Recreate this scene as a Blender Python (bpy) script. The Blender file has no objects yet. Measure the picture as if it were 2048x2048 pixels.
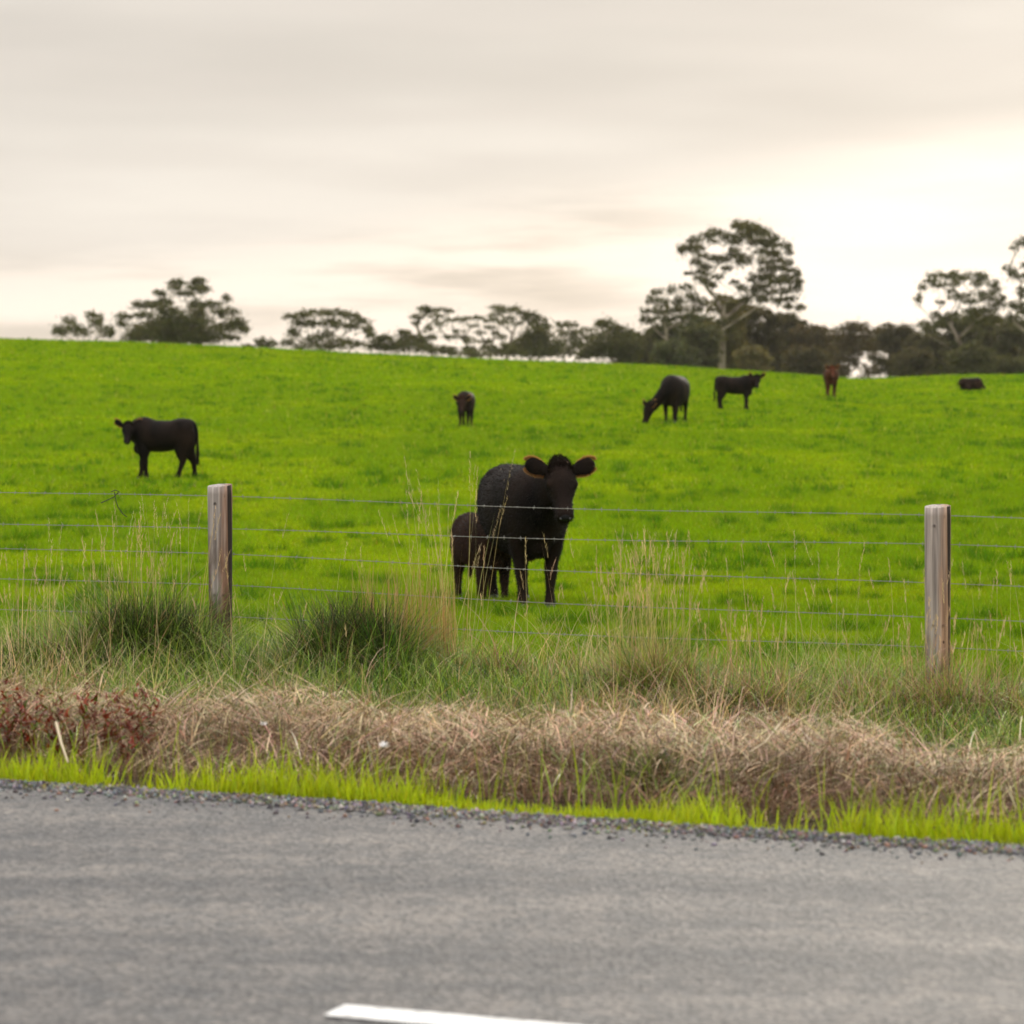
import bpy, math, random
import numpy as np
from math import radians as R
from mathutils import Vector, Matrix

rng = np.random.default_rng(7)
random.seed(7)
scene = bpy.context.scene
col = scene.collection

# ------------------------------------------------------------------ camera, sky, sun
F = 6200.0            # focal length in photograph pixels (2048 wide)
YH = 760.0            # eye-level row in the photograph
EYE = 1.6
cam_d = bpy.data.cameras.new("camera")
cam = bpy.data.objects.new("camera", cam_d); col.objects.link(cam)
cam.location = (0, 0, EYE); cam.rotation_euler = (R(90), 0, 0)
cam_d.sensor_width = 36.0; cam_d.sensor_fit = 'HORIZONTAL'
cam_d.lens = F / 2048 * 36.0
cam_d.shift_y = -(1024 - YH) / 2048
cam_d.clip_start = 0.1; cam_d.clip_end = 8000
cam_d.dof.use_dof = True; cam_d.dof.focus_distance = 19.5; cam_d.dof.aperture_fstop = 4.1
scene.camera = cam

SUN_AZ, SUN_EL = R(13), R(13)
sv = Vector((math.sin(SUN_AZ)*math.cos(SUN_EL), math.cos(SUN_AZ)*math.cos(SUN_EL), math.sin(SUN_EL)))
sd = bpy.data.lights.new("sun", 'SUN'); sun = bpy.data.objects.new("sun", sd); col.objects.link(sun)
sd.energy = 1.5; sd.angle = R(12); sd.color = (1.0, 0.90, 0.74)
sun.rotation_euler = (-sv).to_track_quat('-Z', 'Y').to_euler(); sun.location = sv*50

def build_world():
    w = bpy.data.worlds.new("World"); scene.world = w; w.use_nodes = True
    nt = w.node_tree; nt.nodes.clear(); N = nt.nodes.new; L = nt.links.new
    out = N('ShaderNodeOutputWorld')
    def M(op, a, b=None, c=None, clamp=False):
        n = N('ShaderNodeMath'); n.operation = op; n.use_clamp = clamp
        for i, s in enumerate((a, b, c)):
            if s is None: continue
            if isinstance(s, (int, float)): n.inputs[i].default_value = s
            else: L(s, n.inputs[i])
        return n.outputs[0]
    def SS(x, lo, hi):
        n = N('ShaderNodeMapRange'); n.interpolation_type = 'SMOOTHSTEP'
        L(x, n.inputs[0]); n.inputs[1].default_value = lo; n.inputs[2].default_value = hi
        return n.outputs[0]
    def MIX(f, a, b):
        n = N('ShaderNodeMix'); n.data_type = 'RGBA'; L(f, n.inputs[0])
        for s, i in ((a, 6), (b, 7)):
            if isinstance(s, tuple): n.inputs[i].default_value = (*s, 1)
            else: L(s, n.inputs[i])
        return n.outputs[2]
    sky = N('ShaderNodeTexSky'); sky.sky_type = 'NISHITA'; sky.sun_disc = False
    sky.sun_elevation = SUN_EL; sky.sun_rotation = SUN_AZ
    tc = N('ShaderNodeTexCoord'); sep = N('ShaderNodeSeparateXYZ'); L(tc.outputs['Generated'], sep.inputs[0])
    x, y, z = sep.outputs
    az = M('ARCTAN2', x, y)
    # layered stratus: stretched along the horizon
    cmb = N('ShaderNodeCombineXYZ'); L(M('MULTIPLY', az, 7.0), cmb.inputs[0]); L(M('MULTIPLY', z, 55.0), cmb.inputs[1])
    n1 = N('ShaderNodeTexNoise'); L(cmb.outputs[0], n1.inputs['Vector']); n1.inputs['Scale'].default_value = 1.0
    n1.inputs['Detail'].default_value = 5; n1.inputs['Roughness'].default_value = 0.5
    cmb2 = N('ShaderNodeCombineXYZ'); L(M('MULTIPLY', az, 4.0), cmb2.inputs[0]); L(M('MULTIPLY', z, 22.0), cmb2.inputs[1]); cmb2.inputs[2].default_value = 3.3
    n2 = N('ShaderNodeTexNoise'); L(cmb2.outputs[0], n2.inputs['Vector']); n2.inputs['Scale'].default_value = 1.0
    n2.inputs['Detail'].default_value = 3
    # lower rim of the cloud deck rises to the right
    edge = M('ADD', M('MULTIPLY', az, 0.12), 0.055)
    zz = M('ADD', M('SUBTRACT', z, edge), M('MULTIPLY', M('SUBTRACT', n2.outputs[0], 0.5), 0.045))
    deck = SS(zz, -0.012, 0.016)
    tex = SS(n1.outputs[0], 0.42, 0.62)
    tex2 = SS(n2.outputs[0], 0.3, 0.7)
    deckc = MIX(tex2, (0.72, 0.665, 0.60), (0.93, 0.865, 0.78))
    deckc = MIX(M('MULTIPLY', tex, 0.35), deckc, (0.80, 0.73, 0.66))
    low = MIX(M('MULTIPLY', tex, 0.95), (1.12, 0.995, 0.86), (0.74, 0.655, 0.56))
    # glow round the hidden sun
    vm = N('ShaderNodeVectorMath'); vm.operation = 'DOT_PRODUCT'; L(tc.outputs['Generated'], vm.inputs[0])
    gd = Vector((math.sin(R(9.5)), math.cos(R(9.5)), 0.035)).normalized(); vm.inputs[1].default_value = gd
    glow = SS(vm.outputs['Value'], 0.9868, 1.0001)
    low = MIX(M('MULTIPLY', glow, 0.70), low, (1.30, 1.19, 1.06))
    deckc = MIX(M('MULTIPLY', glow, 0.02), deckc, (1.0, 0.92, 0.84))
    clouds = MIX(deck, low, deckc)
    # overcast sky gets brighter overhead
    up = SS(z, 0.16, 0.75)
    clouds = MIX(up, clouds, (2.15, 2.1, 2.05))
    bg1 = N('ShaderNodeBackground'); L(sky.outputs[0], bg1.inputs[0]); bg1.inputs[1].default_value = 0.06
    bg2 = N('ShaderNodeBackground'); L(clouds, bg2.inputs[0]); bg2.inputs[1].default_value = 1.0
    mx = N('ShaderNodeMixShader'); mx.inputs[0].default_value = 0.96
    L(bg1.outputs[0], mx.inputs[1]); L(bg2.outputs[0], mx.inputs[2]); L(mx.outputs[0], out.inputs[0])
build_world()
vs = scene.view_settings
vs.view_transform = 'Standard'; vs.look = 'None'; vs.exposure = 0.0; vs.gamma = 1.0
scene.cycles.max_bounces = 8; scene.cycles.transparent_max_bounces = 8
scene.cycles.sample_clamp_indirect = 6.0

# ------------------------------------------------------------------ helpers
def ramp(x, a, b):
    t = np.clip((np.asarray(x, float) - a) / (b - a), 0, 1); return t*t*(3-2*t)
def vnoise(x, y, seed=0):
    x = np.asarray(x, float); y = np.asarray(y, float)
    xi = np.floor(x).astype(np.int64); yi = np.floor(y).astype(np.int64); xf = x-xi; yf = y-yi
    def h(a, b):
        n = (a*374761393 + b*668265263 + seed*1442695041) & 0x7fffffff
        n = ((n ^ (n >> 13)) * 1274126177) & 0x7fffffff
        return ((n ^ (n >> 16)) & 0xffff) / 65535.0
    u = xf*xf*(3-2*xf); v = yf*yf*(3-2*yf)
    return (h(xi, yi)*(1-u)+h(xi+1, yi)*u)*(1-v) + (h(xi, yi+1)*(1-u)+h(xi+1, yi+1)*u)*v
def fbm(x, y, seed=0, o=3):
    s = 0; a = 0.5; t = 0
    for i in range(o):
        s = s + a*vnoise(x*2**i, y*2**i, seed+i*17); t += a; a *= 0.5
    return s/t
def srgb(r, g, b):
    f = lambda c: (c/255/12.92) if c/255 <= 0.04045 else ((c/255+0.055)/1.055)**2.4
    return (f(r), f(g), f(b))
def tag(o, label, cat, group=None, kind=None):
    o['label'] = label; o['category'] = cat
    if group: o['group'] = group
    if kind: o['kind'] = kind
    return o
def empty(name, loc, rz=0):
    o = bpy.data.objects.new(name, None); col.objects.link(o); o.location = loc; o.rotation_euler = (0, 0, rz)
    o.empty_display_size = 0.2
    return o
def link(name, me, mat, parent=None, loc=None):
    o = bpy.data.objects.new(name, me); col.objects.link(o)
    if mat: me.materials.append(mat)
    if parent: o.parent = parent
    if loc is not None: o.location = loc
    return o
def npmesh(name, V, Fc, cols=None, smooth=False):
    """V (n,3), Fc (m,3|4) -> mesh"""
    me = bpy.data.meshes.new(name); V = np.asarray(V, np.float32); Fc = np.asarray(Fc, np.int32)
    k = Fc.shape[1]; m = len(Fc)
    me.vertices.add(len(V)); me.vertices.foreach_set('co', V.ravel())
    me.loops.add(m*k); me.loops.foreach_set('vertex_index', Fc.ravel())
    me.polygons.add(m); me.polygons.foreach_set('loop_start', np.arange(m, dtype=np.int32)*k)
    me.polygons.foreach_set('loop_total', np.full(m, k, np.int32))
    if smooth: me.polygons.foreach_set('use_smooth', np.ones(m, bool))
    me.update(calc_edges=True)
    if cols is not None:
        a = me.color_attributes.new('Col', 'FLOAT_COLOR', 'POINT')
        c = np.ones((len(V), 4), np.float32); c[:, :3] = cols; a.data.foreach_set('color', c.ravel())
    return me
def blades(P, h, w, az, lean, curl, segs=2, cols=None, face=None):
    """ribbons growing from P; az lean direction, lean initial tilt, curl extra bend. Tapered to a tip."""
    n = len(P); P = np.asarray(P, float)
    h, w, az, lean, curl = [np.broadcast_to(np.asarray(a, float), (n,)) for a in (h, w, az, lean, curl)]
    if face is None: face = az + np.pi/2 + rng.normal(0, 0.7, n)
    d = np.stack([np.cos(az), np.sin(az), np.zeros(n)], 1); s = np.stack([np.cos(face), np.sin(face), np.zeros(n)], 1)
    pts = []; p = P.copy()
    for i in range(segs+1):
        pts.append(p.copy())
        if i < segs:
            ang = lean + curl*(i+0.5)/segs
            p = p + (h/segs)[:, None]*(np.sin(ang)[:, None]*d + np.cos(ang)[:, None]*np.array([0, 0, 1.0]))
    V = []
    for i in range(segs):
        ww = (w*0.5*(1-(i/segs)**1.6))[:, None]
        V += [pts[i]-s*ww, pts[i]+s*ww]
    V.append(pts[segs]); K = 2*segs+1
    V = np.stack(V, 1).reshape(-1, 3)
    base = (np.arange(n)*K)[:, None]; T = []
    for i in range(segs-1):
        a = 2*i; T += [[a, a+1, a+3], [a, a+3, a+2]]
    T.append([2*segs-2, 2*segs-1, 2*segs]); T = np.array(T)
    Fc = (base[:, :, None] + T[None]).reshape(-1, 3)
    C = None if cols is None else np.repeat(cols, K, axis=0)
    return V, Fc, C
class Bag:
    def __init__(s): s.V = []; s.F = []; s.C = []; s.n = 0
    def add(s, V, Fc, C=None):
        s.V.append(V); s.F.append(np.asarray(Fc)+s.n); s.n += len(V)
        if C is not None: s.C.append(C)
    def mesh(s, name, smooth=False):
        return npmesh(name, np.concatenate(s.V), np.concatenate(s.F), np.concatenate(s.C) if s.C else None, smooth)
def mixc(a, b, t): t = np.asarray(t)[:, None]; return np.asarray(a)*(1-t)+np.asarray(b)*t
def jitter(c, n, amt=0.15):
    c = np.broadcast_to(np.asarray(c, float), (n, 3)); return np.clip(c*(1+rng.normal(0, amt, (n, 1)))*(1+rng.normal(0, amt*0.35, (n, 3))), 0.002, 0.95)

# ------------------------------------------------------------------ materials
def new_mat(name):
    m = bpy.data.materials.new(name); m.use_nodes = True; nt = m.node_tree; nt.nodes.clear()
    out = nt.nodes.new('ShaderNodeOutputMaterial'); return m, nt, out
def foliage_mat(name, trans=0.4, rough=0.55, gain=(1, 1, 1), tgain=(1.1, 1.15, 0.6), spec=0.25):
    m, nt, out = new_mat(name); N = nt.nodes.new; L = nt.links.new
    at = N('ShaderNodeAttribute'); at.attribute_name = 'Col'
    mul = N('ShaderNodeMix'); mul.data_type = 'RGBA'; mul.blend_type = 'MULTIPLY'; mul.inputs[0].default_value = 1
    L(at.outputs['Color'], mul.inputs[6]); mul.inputs[7].default_value = (*gain, 1)
    p = N('ShaderNodeBsdfPrincipled'); L(mul.outputs[2], p.inputs['Base Color']); p.inputs['Roughness'].default_value = rough
    p.inputs['Specular IOR Level'].default_value = spec
    m2 = N('ShaderNodeMix'); m2.data_type = 'RGBA'; m2.blend_type = 'MULTIPLY'; m2.inputs[0].default_value = 1
    L(mul.outputs[2], m2.inputs[6]); m2.inputs[7].default_value = (*tgain, 1)
    t = N('ShaderNodeBsdfTranslucent'); L(m2.outputs[2], t.inputs[0])
    mx = N('ShaderNodeMixShader'); mx.inputs[0].default_value = trans
    L(p.outputs[0], mx.inputs[1]); L(t.outputs[0], mx.inputs[2]); L(mx.outputs[0], out.inputs[0])
    return m
def noise_mat(name, ca, cb, scale=8, rough=0.8, detail=6, bump=0.0, bscale=None, spec=0.3, stretch=(1, 1, 1), lo=0.35, hi=0.65, dist=0.02):
    m, nt, out = new_mat(name); N = nt.nodes.new; L = nt.links.new
    tc = N('ShaderNodeTexCoord'); mp = N('ShaderNodeMapping'); L(tc.outputs['Object'], mp.inputs[0]); mp.inputs['Scale'].default_value = stretch
    n = N('ShaderNodeTexNoise'); L(mp.outputs[0], n.inputs['Vector']); n.inputs['Scale'].default_value = scale; n.inputs['Detail'].default_value = detail
    r = N('ShaderNodeMapRange'); L(n.outputs[0], r.inputs[0]); r.inputs[1].default_value = lo; r.inputs[2].default_value = hi
    mx = N('ShaderNodeMix'); mx.data_type = 'RGBA'; L(r.outputs[0], mx.inputs[0]); mx.inputs[6].default_value = (*ca, 1); mx.inputs[7].default_value = (*cb, 1)
    p = N('ShaderNodeBsdfPrincipled'); L(mx.outputs[2], p.inputs['Base Color']); p.inputs['Roughness'].default_value = rough
    p.inputs['Specular IOR Level'].default_value = spec
    if bump:
        n2 = N('ShaderNodeTexNoise'); L(mp.outputs[0], n2.inputs['Vector']); n2.inputs['Scale'].default_value = bscale or scale*3; n2.inputs['Detail'].default_value = 6
        b = N('ShaderNodeBump'); b.inputs['Strength'].default_value = bump; b.inputs['Distance'].default_value = dist
        L(n2.outputs[0], b.inputs['Height']); L(b.outputs[0], p.inputs['Normal'])
    L(p.outputs[0], out.inputs[0]); return m
M_grass = foliage_mat('pasture_grass', 0.48, 0.75, tgain=(1.25, 1.1, 0.2), spec=0.15)
M_verge = foliage_mat('verge_grass', 0.28, 0.55, spec=0.25)
M_leaf = foliage_mat('gum_leaves', 0.38, 0.55, tgain=(1.8, 1.35, 0.5), spec=0.3)
M_bark = noise_mat('gum_bark', (0.10, 0.075, 0.055), (0.36, 0.30, 0.24), 0.9, 0.85, stretch=(1, 1, 0.25))
M_coat = {}
def coat(name, a, b):
    m = noise_mat(name, a, b, 3.0, 0.7, 5, 0.4, 60, 0.07, stretch=(1, 1, 0.5), dist=0.01)
    p = [n for n in m.node_tree.nodes if n.type == 'BSDF_PRINCIPLED'][0]
    p.inputs['Sheen Weight'].default_value = 0.006; p.inputs['Sheen Roughness'].default_value = 0.4
    p.inputs['Sheen Tint'].default_value = (0.8, 0.55, 0.35, 1)
    return m
M_coat['black'] = coat('black_coat', (0.0035, 0.0028, 0.0028), (0.019, 0.011, 0.008))
M_coat['brown'] = coat('brown_black_coat', (0.006, 0.004, 0.0035), (0.034, 0.018, 0.012))
M_coat['red'] = coat('red_brown_coat', (0.035, 0.012, 0.006), (0.10, 0.034, 0.018))
M_hair = {}
def hairmat(name, c, t=0.22):
    m, nt, out = new_mat(name); N = nt.nodes.new; L = nt.links.new
    p = N('ShaderNodeBsdfPrincipled'); p.inputs['Base Color'].default_value = (*c, 1); p.inputs['Roughness'].default_value = 0.5; p.inputs['Specular IOR Level'].default_value = 0.10
    tr = N('ShaderNodeBsdfTranslucent'); tr.inputs[0].default_value = (min(c[0]*6, .6), min(c[1]*4.5, .5), c[2]*3, 1)
    mx = N('ShaderNodeMixShader'); mx.inputs[0].default_value = t
    L(p.outputs[0], mx.inputs[1]); L(tr.outputs[0], mx.inputs[2]); L(mx.outputs[0], out.inputs[0]); return m
M_hair['black'] = hairmat('black_hair', (0.0055, 0.0040, 0.0035))
M_hair['brown'] = hairmat('brown_hair', (0.026, 0.013, 0.009))
M_hair['red'] = hairmat('red_hair', (0.09, 0.032, 0.016))
M_fringe = hairmat('ear_fringe', (0.16, 0.075, 0.035), 0.6)  # orange hair colour puts the backlit rim glow into the ear edges
def plain(name, c, rough=0.5, metal=0.0, spec=0.5):
    m, nt, out = new_mat(name); p = nt.nodes.new('ShaderNodeBsdfPrincipled'); p.inputs['Base Color'].default_value = (*c, 1)
    p.inputs['Roughness'].default_value = rough; p.inputs['Metallic'].default_value = metal; p.inputs['Specular IOR Level'].default_value = spec
    nt.links.new(p.outputs[0], out.inputs[0]); return m
M_eye = plain('wet_eye', (0.006, 0.004, 0.004), 0.08)
M_nose = noise_mat('wet_nose', (0.004, 0.004, 0.005), (0.010, 0.010, 0.011), 60, 0.42, bump=0.3, spec=0.12)
M_hoof = plain('hoof_horn', (0.02, 0.017, 0.015), 0.5)
M_wire = plain('galvanised_wire', (0.24, 0.235, 0.21), 0.55, 0.4)
M_chaff = plain('dry_chaff', (0.30, 0.20, 0.13), 0.8)
M_petal = plain('white_petal', (0.8, 0.78, 0.76), 0.6)

# ------------------------------------------------------------------ lie of the land
PSI = R(20); CP, SP = math.cos(PSI), math.sin(PSI); G = -0.013
def uv_of(x, y): return x*CP - y*SP, x*SP + y*CP
def xy_of(u, v): return u*CP + v*SP, -u*SP + v*CP
_v = [-60, 2.5, 4.0, 10.2, 10.6, 11.2, 12.4, 13.4, 14.5, 16.0, 18.0, 20.5, 27.5, 40, 90]
_z = [-.3, -.15, -.012, -.012, -.03, -.07, -.13, -.14, -.12, -.09, -.20, -.34, -.56, -.56, -.56]
_D = [15, 20, 29, 40, 54, 70, 82, 100, 116, 131, 150, 190]
_zr = [-1.75, -2.0, -2.16, -2.06, -1.74, -1.40, -1.19, -.97, -.67, -.42, -.08, .2]
tabD = np.linspace(0, 260, 1041); tabz = np.interp(tabD, _D, _zr)
kk = np.exp(-np.linspace(-2.2, 2.2, 61)**2); kk /= kk.sum()
tabz = np.convolve(np.pad(tabz, 30, 'edge'), kk, 'valid')
tabv = np.linspace(-60, 90, 1501); tabn = np.convolve(np.pad(np.interp(tabv, _v, _z), 4, 'edge'), np.ones(9)/9, 'valid')
_X = [0, 250, 477, 742, 1050, 1320, 1500, 1620, 1720, 1810, 1900, 2048]
_Y = [678, 684, 694, 708, 722, 731, 743, 751, 759, 755, 750.5, 750]
CREST = 150.0
def terrain(x, y):
    x = np.asarray(x, float); y = np.asarray(y, float)
    u, v = uv_of(x, y)
    zn = np.interp(v, tabv, tabn) + G*np.clip(u, -60, 60)
    D = np.clip(y, 1, CREST)
    X = 1024 + F*x/np.maximum(y, 30)
    ext = 757 - np.interp(X, _X, _Y)
    ext = (YH - np.interp(X, _X, _Y)) + F*np.interp(CREST, tabD, tabz)/CREST*-1
    zf = EYE + np.interp(D, tabD, tabz) + ext*ramp(D, 62, CREST)**1.15*D/F
    zf = zf - 0.014*np.maximum(y-CREST, 0) + 0.013*np.maximum(y-500, 0)
    w = ramp(v, 19, 32)
    z = zn*(1-w) + zf*w
    und = (fbm(x*0.35, y*0.35, 5)-0.5)*0.16 + (fbm(x*1.7, y*1.7, 9, 2)-0.5)*0.05
    return z + und*ramp(v, 17.5, 24)*(1-ramp(y, 120, 148))
def px_of(x, y, z): return 1024+F*x/y, YH - F*(z-EYE)/y
def hit(X, Y, lo=17.0, hi=149.0):
    D = np.linspace(lo, hi, 6000); x = (X-1024)/F*D
    yy = YH - F*(terrain(x, D)-EYE)/D
    i = int(np.argmax(yy <= Y)); return float(x[i]), float(D[i]), float(terrain(x[i], D[i]))

def grid_lines(segs):
    out = []
    for a, b, s in segs: out += list(np.arange(a, b, s))
    out.append(segs[-1][1]); return np.array(out)
gx = grid_lines([(-1500, -300, 100), (-300, -60, 20), (-60, -20, 4), (-20, -8, 1), (-8, 8, 0.25), (8, 20, 1), (20, 60, 4), (60, 300, 20), (300, 1500, 100)])
gy = grid_lines([(-200, -20, 20), (-20, 6, 2), (6, 36, 0.25), (36, 90, 1.0), (90, 170, 2.0), (170, 500, 15), (500, 3000, 125)])
XX, YY = np.meshgrid(gx, gy); ZZ = terrain(XX, YY)
V = np.stack([XX.ravel(), YY.ravel(), ZZ.ravel()], 1); nx = len(gx); ny = len(gy)
ii = (np.arange(ny-1)[:, None]*nx + np.arange(nx-1)[None]).ravel()
ground_me = npmesh('field_ground', V, np.stack([ii, ii+1, ii+nx+1, ii+nx], 1), smooth=True)
def ground_mat():
    m, nt, out = new_mat('field_soil_and_turf'); N = nt.nodes.new; L = nt.links.new
    g = N('ShaderNodeNewGeometry')
    dot = N('ShaderNodeVectorMath'); dot.operation = 'DOT_PRODUCT'; L(g.outputs['Position'], dot.inputs[0]); dot.inputs[1].default_value = (SP, CP, 0)
    r = N('ShaderNodeMapRange'); L(dot.outputs['Value'], r.inputs[0]); r.inputs[1].default_value = 14.5; r.inputs[2].default_value = 17.0
    def nz(s, d=5):
        n = N('ShaderNodeTexNoise'); L(g.outputs['Position'], n.inputs['Vector']); n.inputs['Scale'].default_value = s; n.inputs['Detail'].default_value = d; return n.outputs[0]
    def mix(f, a, b):
        n = N('ShaderNodeMix'); n.data_type = 'RGBA'; L(f, n.inputs[0])
        for s, i in ((a, 6), (b, 7)):
            if isinstance(s, tuple): n.inputs[i].default_value = (*s, 1)
            else: L(s, n.inputs[i])
        return n.outputs[2]
    green = mix(nz(1.5), (0.080, 0.145, 0.001), (0.150, 0.235, 0.002))
    soil = mix(nz(9), (0.028, 0.022, 0.013), (0.085, 0.065, 0.042))
    c = mix(r.outputs[0], soil, green)
    p = N('ShaderNodeBsdfPrincipled'); L(c, p.inputs['Base Color']); p.inputs['Roughness'].default_value = 1.0; p.inputs['Specular IOR Level'].default_value = 0.0
    b = N('ShaderNodeBump'); b.inputs['Distance'].default_value = 0.08; b.inputs['Strength'].default_value = 0.6; L(nz(7), b.inputs['Height']); L(b.outputs[0], p.inputs['Normal'])
    L(p.outputs[0], out.inputs[0]); return m
tag(link('field_ground', ground_me, ground_mat()), 'green pasture ground rising to a gentle crest behind the fence', 'ground', kind='structure')

# road
def strip(name, v0, v1, u0, u1, dz, mat, du=0.5, nv=6, fn=None):
    us = np.arange(u0, u1+du*0.5, du); vvs = np.linspace(v0, v1, nv)
    U, Vv = np.meshgrid(us, vvs); 
    if fn: Vv = fn(U, Vv)
    x, y = xy_of(U, Vv); z = G*np.clip(U, -60, 60) + dz
    n = len(us); i = (np.arange(nv-1)[:, None]*n + np.arange(n-1)[None]).ravel()
    return link(name, npmesh(name, np.stack([x.ravel(), y.ravel(), z.ravel()], 1), np.stack([i, i+1, i+n+1, i+n], 1), smooth=True), mat)
def asphalt():
    m, nt, out = new_mat('worn_chip_seal'); N = nt.nodes.new; L = nt.links.new
    g = N('ShaderNodeNewGeometry'); mp = N('ShaderNodeMapping'); L(g.outputs['Position'], mp.inputs[0])
    rot = N('ShaderNodeMapping'); L(g.outputs['Position'], rot.inputs[0]); rot.inputs['Rotation'].default_value = (0, 0, PSI); rot.inputs['Scale'].default_value = (0.35, 1.6, 1)
    def nz(vec, s, d=5, ro=0.55):
        n = N('ShaderNodeTexNoise'); L(vec, n.inputs['Vector']); n.inputs['Scale'].default_value = s; n.inputs['Detail'].default_value = d; n.inputs['Roughness'].default_value = ro; return n.outputs[0]
    def rg(x, a, b):
        r = N('ShaderNodeMapRange'); L(x, r.inputs[0]); r.inputs[1].default_value = a; r.inputs[2].default_value = b; return r.outputs[0]
    def mix(f, a, b):
        n = N('ShaderNodeMix'); n.data_type = 'RGBA'; L(f, n.inputs[0])
        for s, i in ((a, 6), (b, 7)):
            if isinstance(s, tuple): n.inputs[i].default_value = (*s, 1)
            else: L(s, n.inputs[i])
        return n.outputs[2]
    v = N('ShaderNodeTexVoronoi'); L(g.outputs['Position'], v.inputs['Vector']); v.inputs['Scale'].default_value = 70
    sep = N('ShaderNodeSeparateColor'); L(v.outputs['Color'], sep.inputs[0])
    base = mix(rg(sep.outputs[0], 0.1, 1.0), (0.055, 0.054, 0.056), (0.180, 0.170, 0.163))
    v2 = N('ShaderNodeTexVoronoi'); L(g.outputs['Position'], v2.inputs['Vector']); v2.inputs['Scale'].default_value = 45
    s2 = N('ShaderNodeSeparateColor'); L(v2.outputs['Color'], s2.inputs[0])
    base = mix(rg(s2.outputs[1], 0.90, 1.15), base, (0.27, 0.24, 0.21))
    base = mix(rg(s2.outputs[2], 0.90, 1.15), base, (0.045, 0.043, 0.045))
    band = mix(rg(nz(rot.outputs[0], 1.3, 4), 0.40, 0.62), (0.62, 0.63, 0.66), (1.08, 1.05, 1.02))
    mott = mix(rg(nz(g.outputs['Position'], 7, 4, 0.7), 0.38, 0.62), (0.70, 0.74, 0.78), (1.10, 1.08, 1.05))
    mu = N('ShaderNodeMix'); mu.data_type = 'RGBA'; mu.blend_type = 'MULTIPLY'; mu.inputs[0].default_value = 1
    L(base, mu.inputs[6]); L(band, mu.inputs[7])
    p = N('ShaderNodeBsdfPrincipled'); mu2 = N('ShaderNodeMix'); mu2.data_type = 'RGBA'; mu2.blend_type = 'MULTIPLY'; mu2.inputs[0].default_value = 1; L(mu.outputs[2], mu2.inputs[6]); L(mott, mu2.inputs[7]); L(mu2.outputs[2], p.inputs['Base Color']); p.inputs['Roughness'].default_value = 0.72; p.inputs['Specular IOR Level'].default_value = 0.4
    b = N('ShaderNodeBump'); b.inputs['Distance'].default_value = 0.006; b.inputs['Strength'].default_value = 0.8; L(v.outputs['Distance'], b.inputs['Height']); L(b.outputs[0], p.inputs['Normal'])
    L(p.outputs[0], out.inputs[0]); return m
M_asph = asphalt()
def wob(U, Vv):
    e = (Vv > 10.2)
    return Vv + e*(fbm(U*2.1, U*0+3.3, 3)-0.5)*0.22
tag(strip('road', 4.0, 10.28, -60, 60, 0.0, M_asph, 0.25, 14, wob), 'worn grey sealed country road crossing in front of the verge', 'road', kind='structure')
M_line = noise_mat('worn_line_paint', (0.74, 0.74, 0.73), (0.34, 0.33, 0.32), 38, 0.6, lo=0.52, hi=0.72)
for k in range(-3, 4):
    u0 = -3.03 + k*12.0
    if k not in (-1, 0, 1): continue
    o = strip('road_marking', 6.975, 7.11, u0, u0+3.0, 0.006, M_line, 0.25, 3)
    tag(o, 'white painted centre line dash on the grey road', 'road marking', 'dashes of the white centre line', 'structure')
# gravel shoulder
rn = 66000
U = rng.uniform(-13, 3, rn); Vv = np.where(rng.random(rn) < .82, rng.uniform(10.24, 10.72, rn), 10.36+rng.normal(0, 0.15, rn))+0.16*(fbm(U*1.5, U*0, 7)-.5); s = np.minimum(rng.gamma(2.0, 0.0022, rn)+0.002, 0.013)
x, y = xy_of(U, Vv); z = terrain(x, y)+s*0.2; z = np.where(Vv < 10.42, np.maximum(z, G*U+s*0.25), z)
base = np.array([[1, 0, 0], [0, 1, 0], [-1, 0, 0], [0, -1, 0], [0, 0, .8], [0, 0, -.8]], float)
of = np.array([[0, 1, 4], [1, 2, 4], [2, 3, 4], [3, 0, 4], [1, 0, 5], [2, 1, 5], [3, 2, 5], [0, 3, 5]])
a = rng.uniform(0, 6.28, rn); bs = base[None]*rng.uniform(0.6, 1.4, (rn, 6, 1))
vx = bs[..., 0]*np.cos(a)[:, None]-bs[..., 1]*np.sin(a)[:, None]; vy = bs[..., 0]*np.sin(a)[:, None]+bs[..., 1]*np.cos(a)[:, None]
Vg = np.stack([vx*s[:, None]+x[:, None], vy*s[:, None]+y[:, None], bs[..., 2]*s[:, None]+z[:, None]], 2).reshape(-1, 3)
Fg = ((np.arange(rn)*6)[:, None, None]+of[None]).reshape(-1, 3)
pal = np.array([(0.07, 0.068, 0.075), (0.13, 0.125, 0.13), (0.22, 0.20, 0.185), (0.16, 0.10, 0.07), (0.05, 0.045, 0.045), (0.11, 0.13, 0.07)])
cg = jitter(pal[rng.choice(6, rn, p=[.28, .24, .12, .12, .14, .10])], rn, 0.3)*(0.75+0.9*fbm(U*3, Vv*5, 13))[:, None]
M_stone = foliage_mat('gravel_stone', 0.0, 0.8, spec=0.3)
tag(link('gravel', npmesh('gravel', Vg, Fg, np.repeat(cg, 6, 0)), M_stone), 'loose grey and brown gravel along the ragged road edge', 'gravel', kind='stuff')

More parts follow.
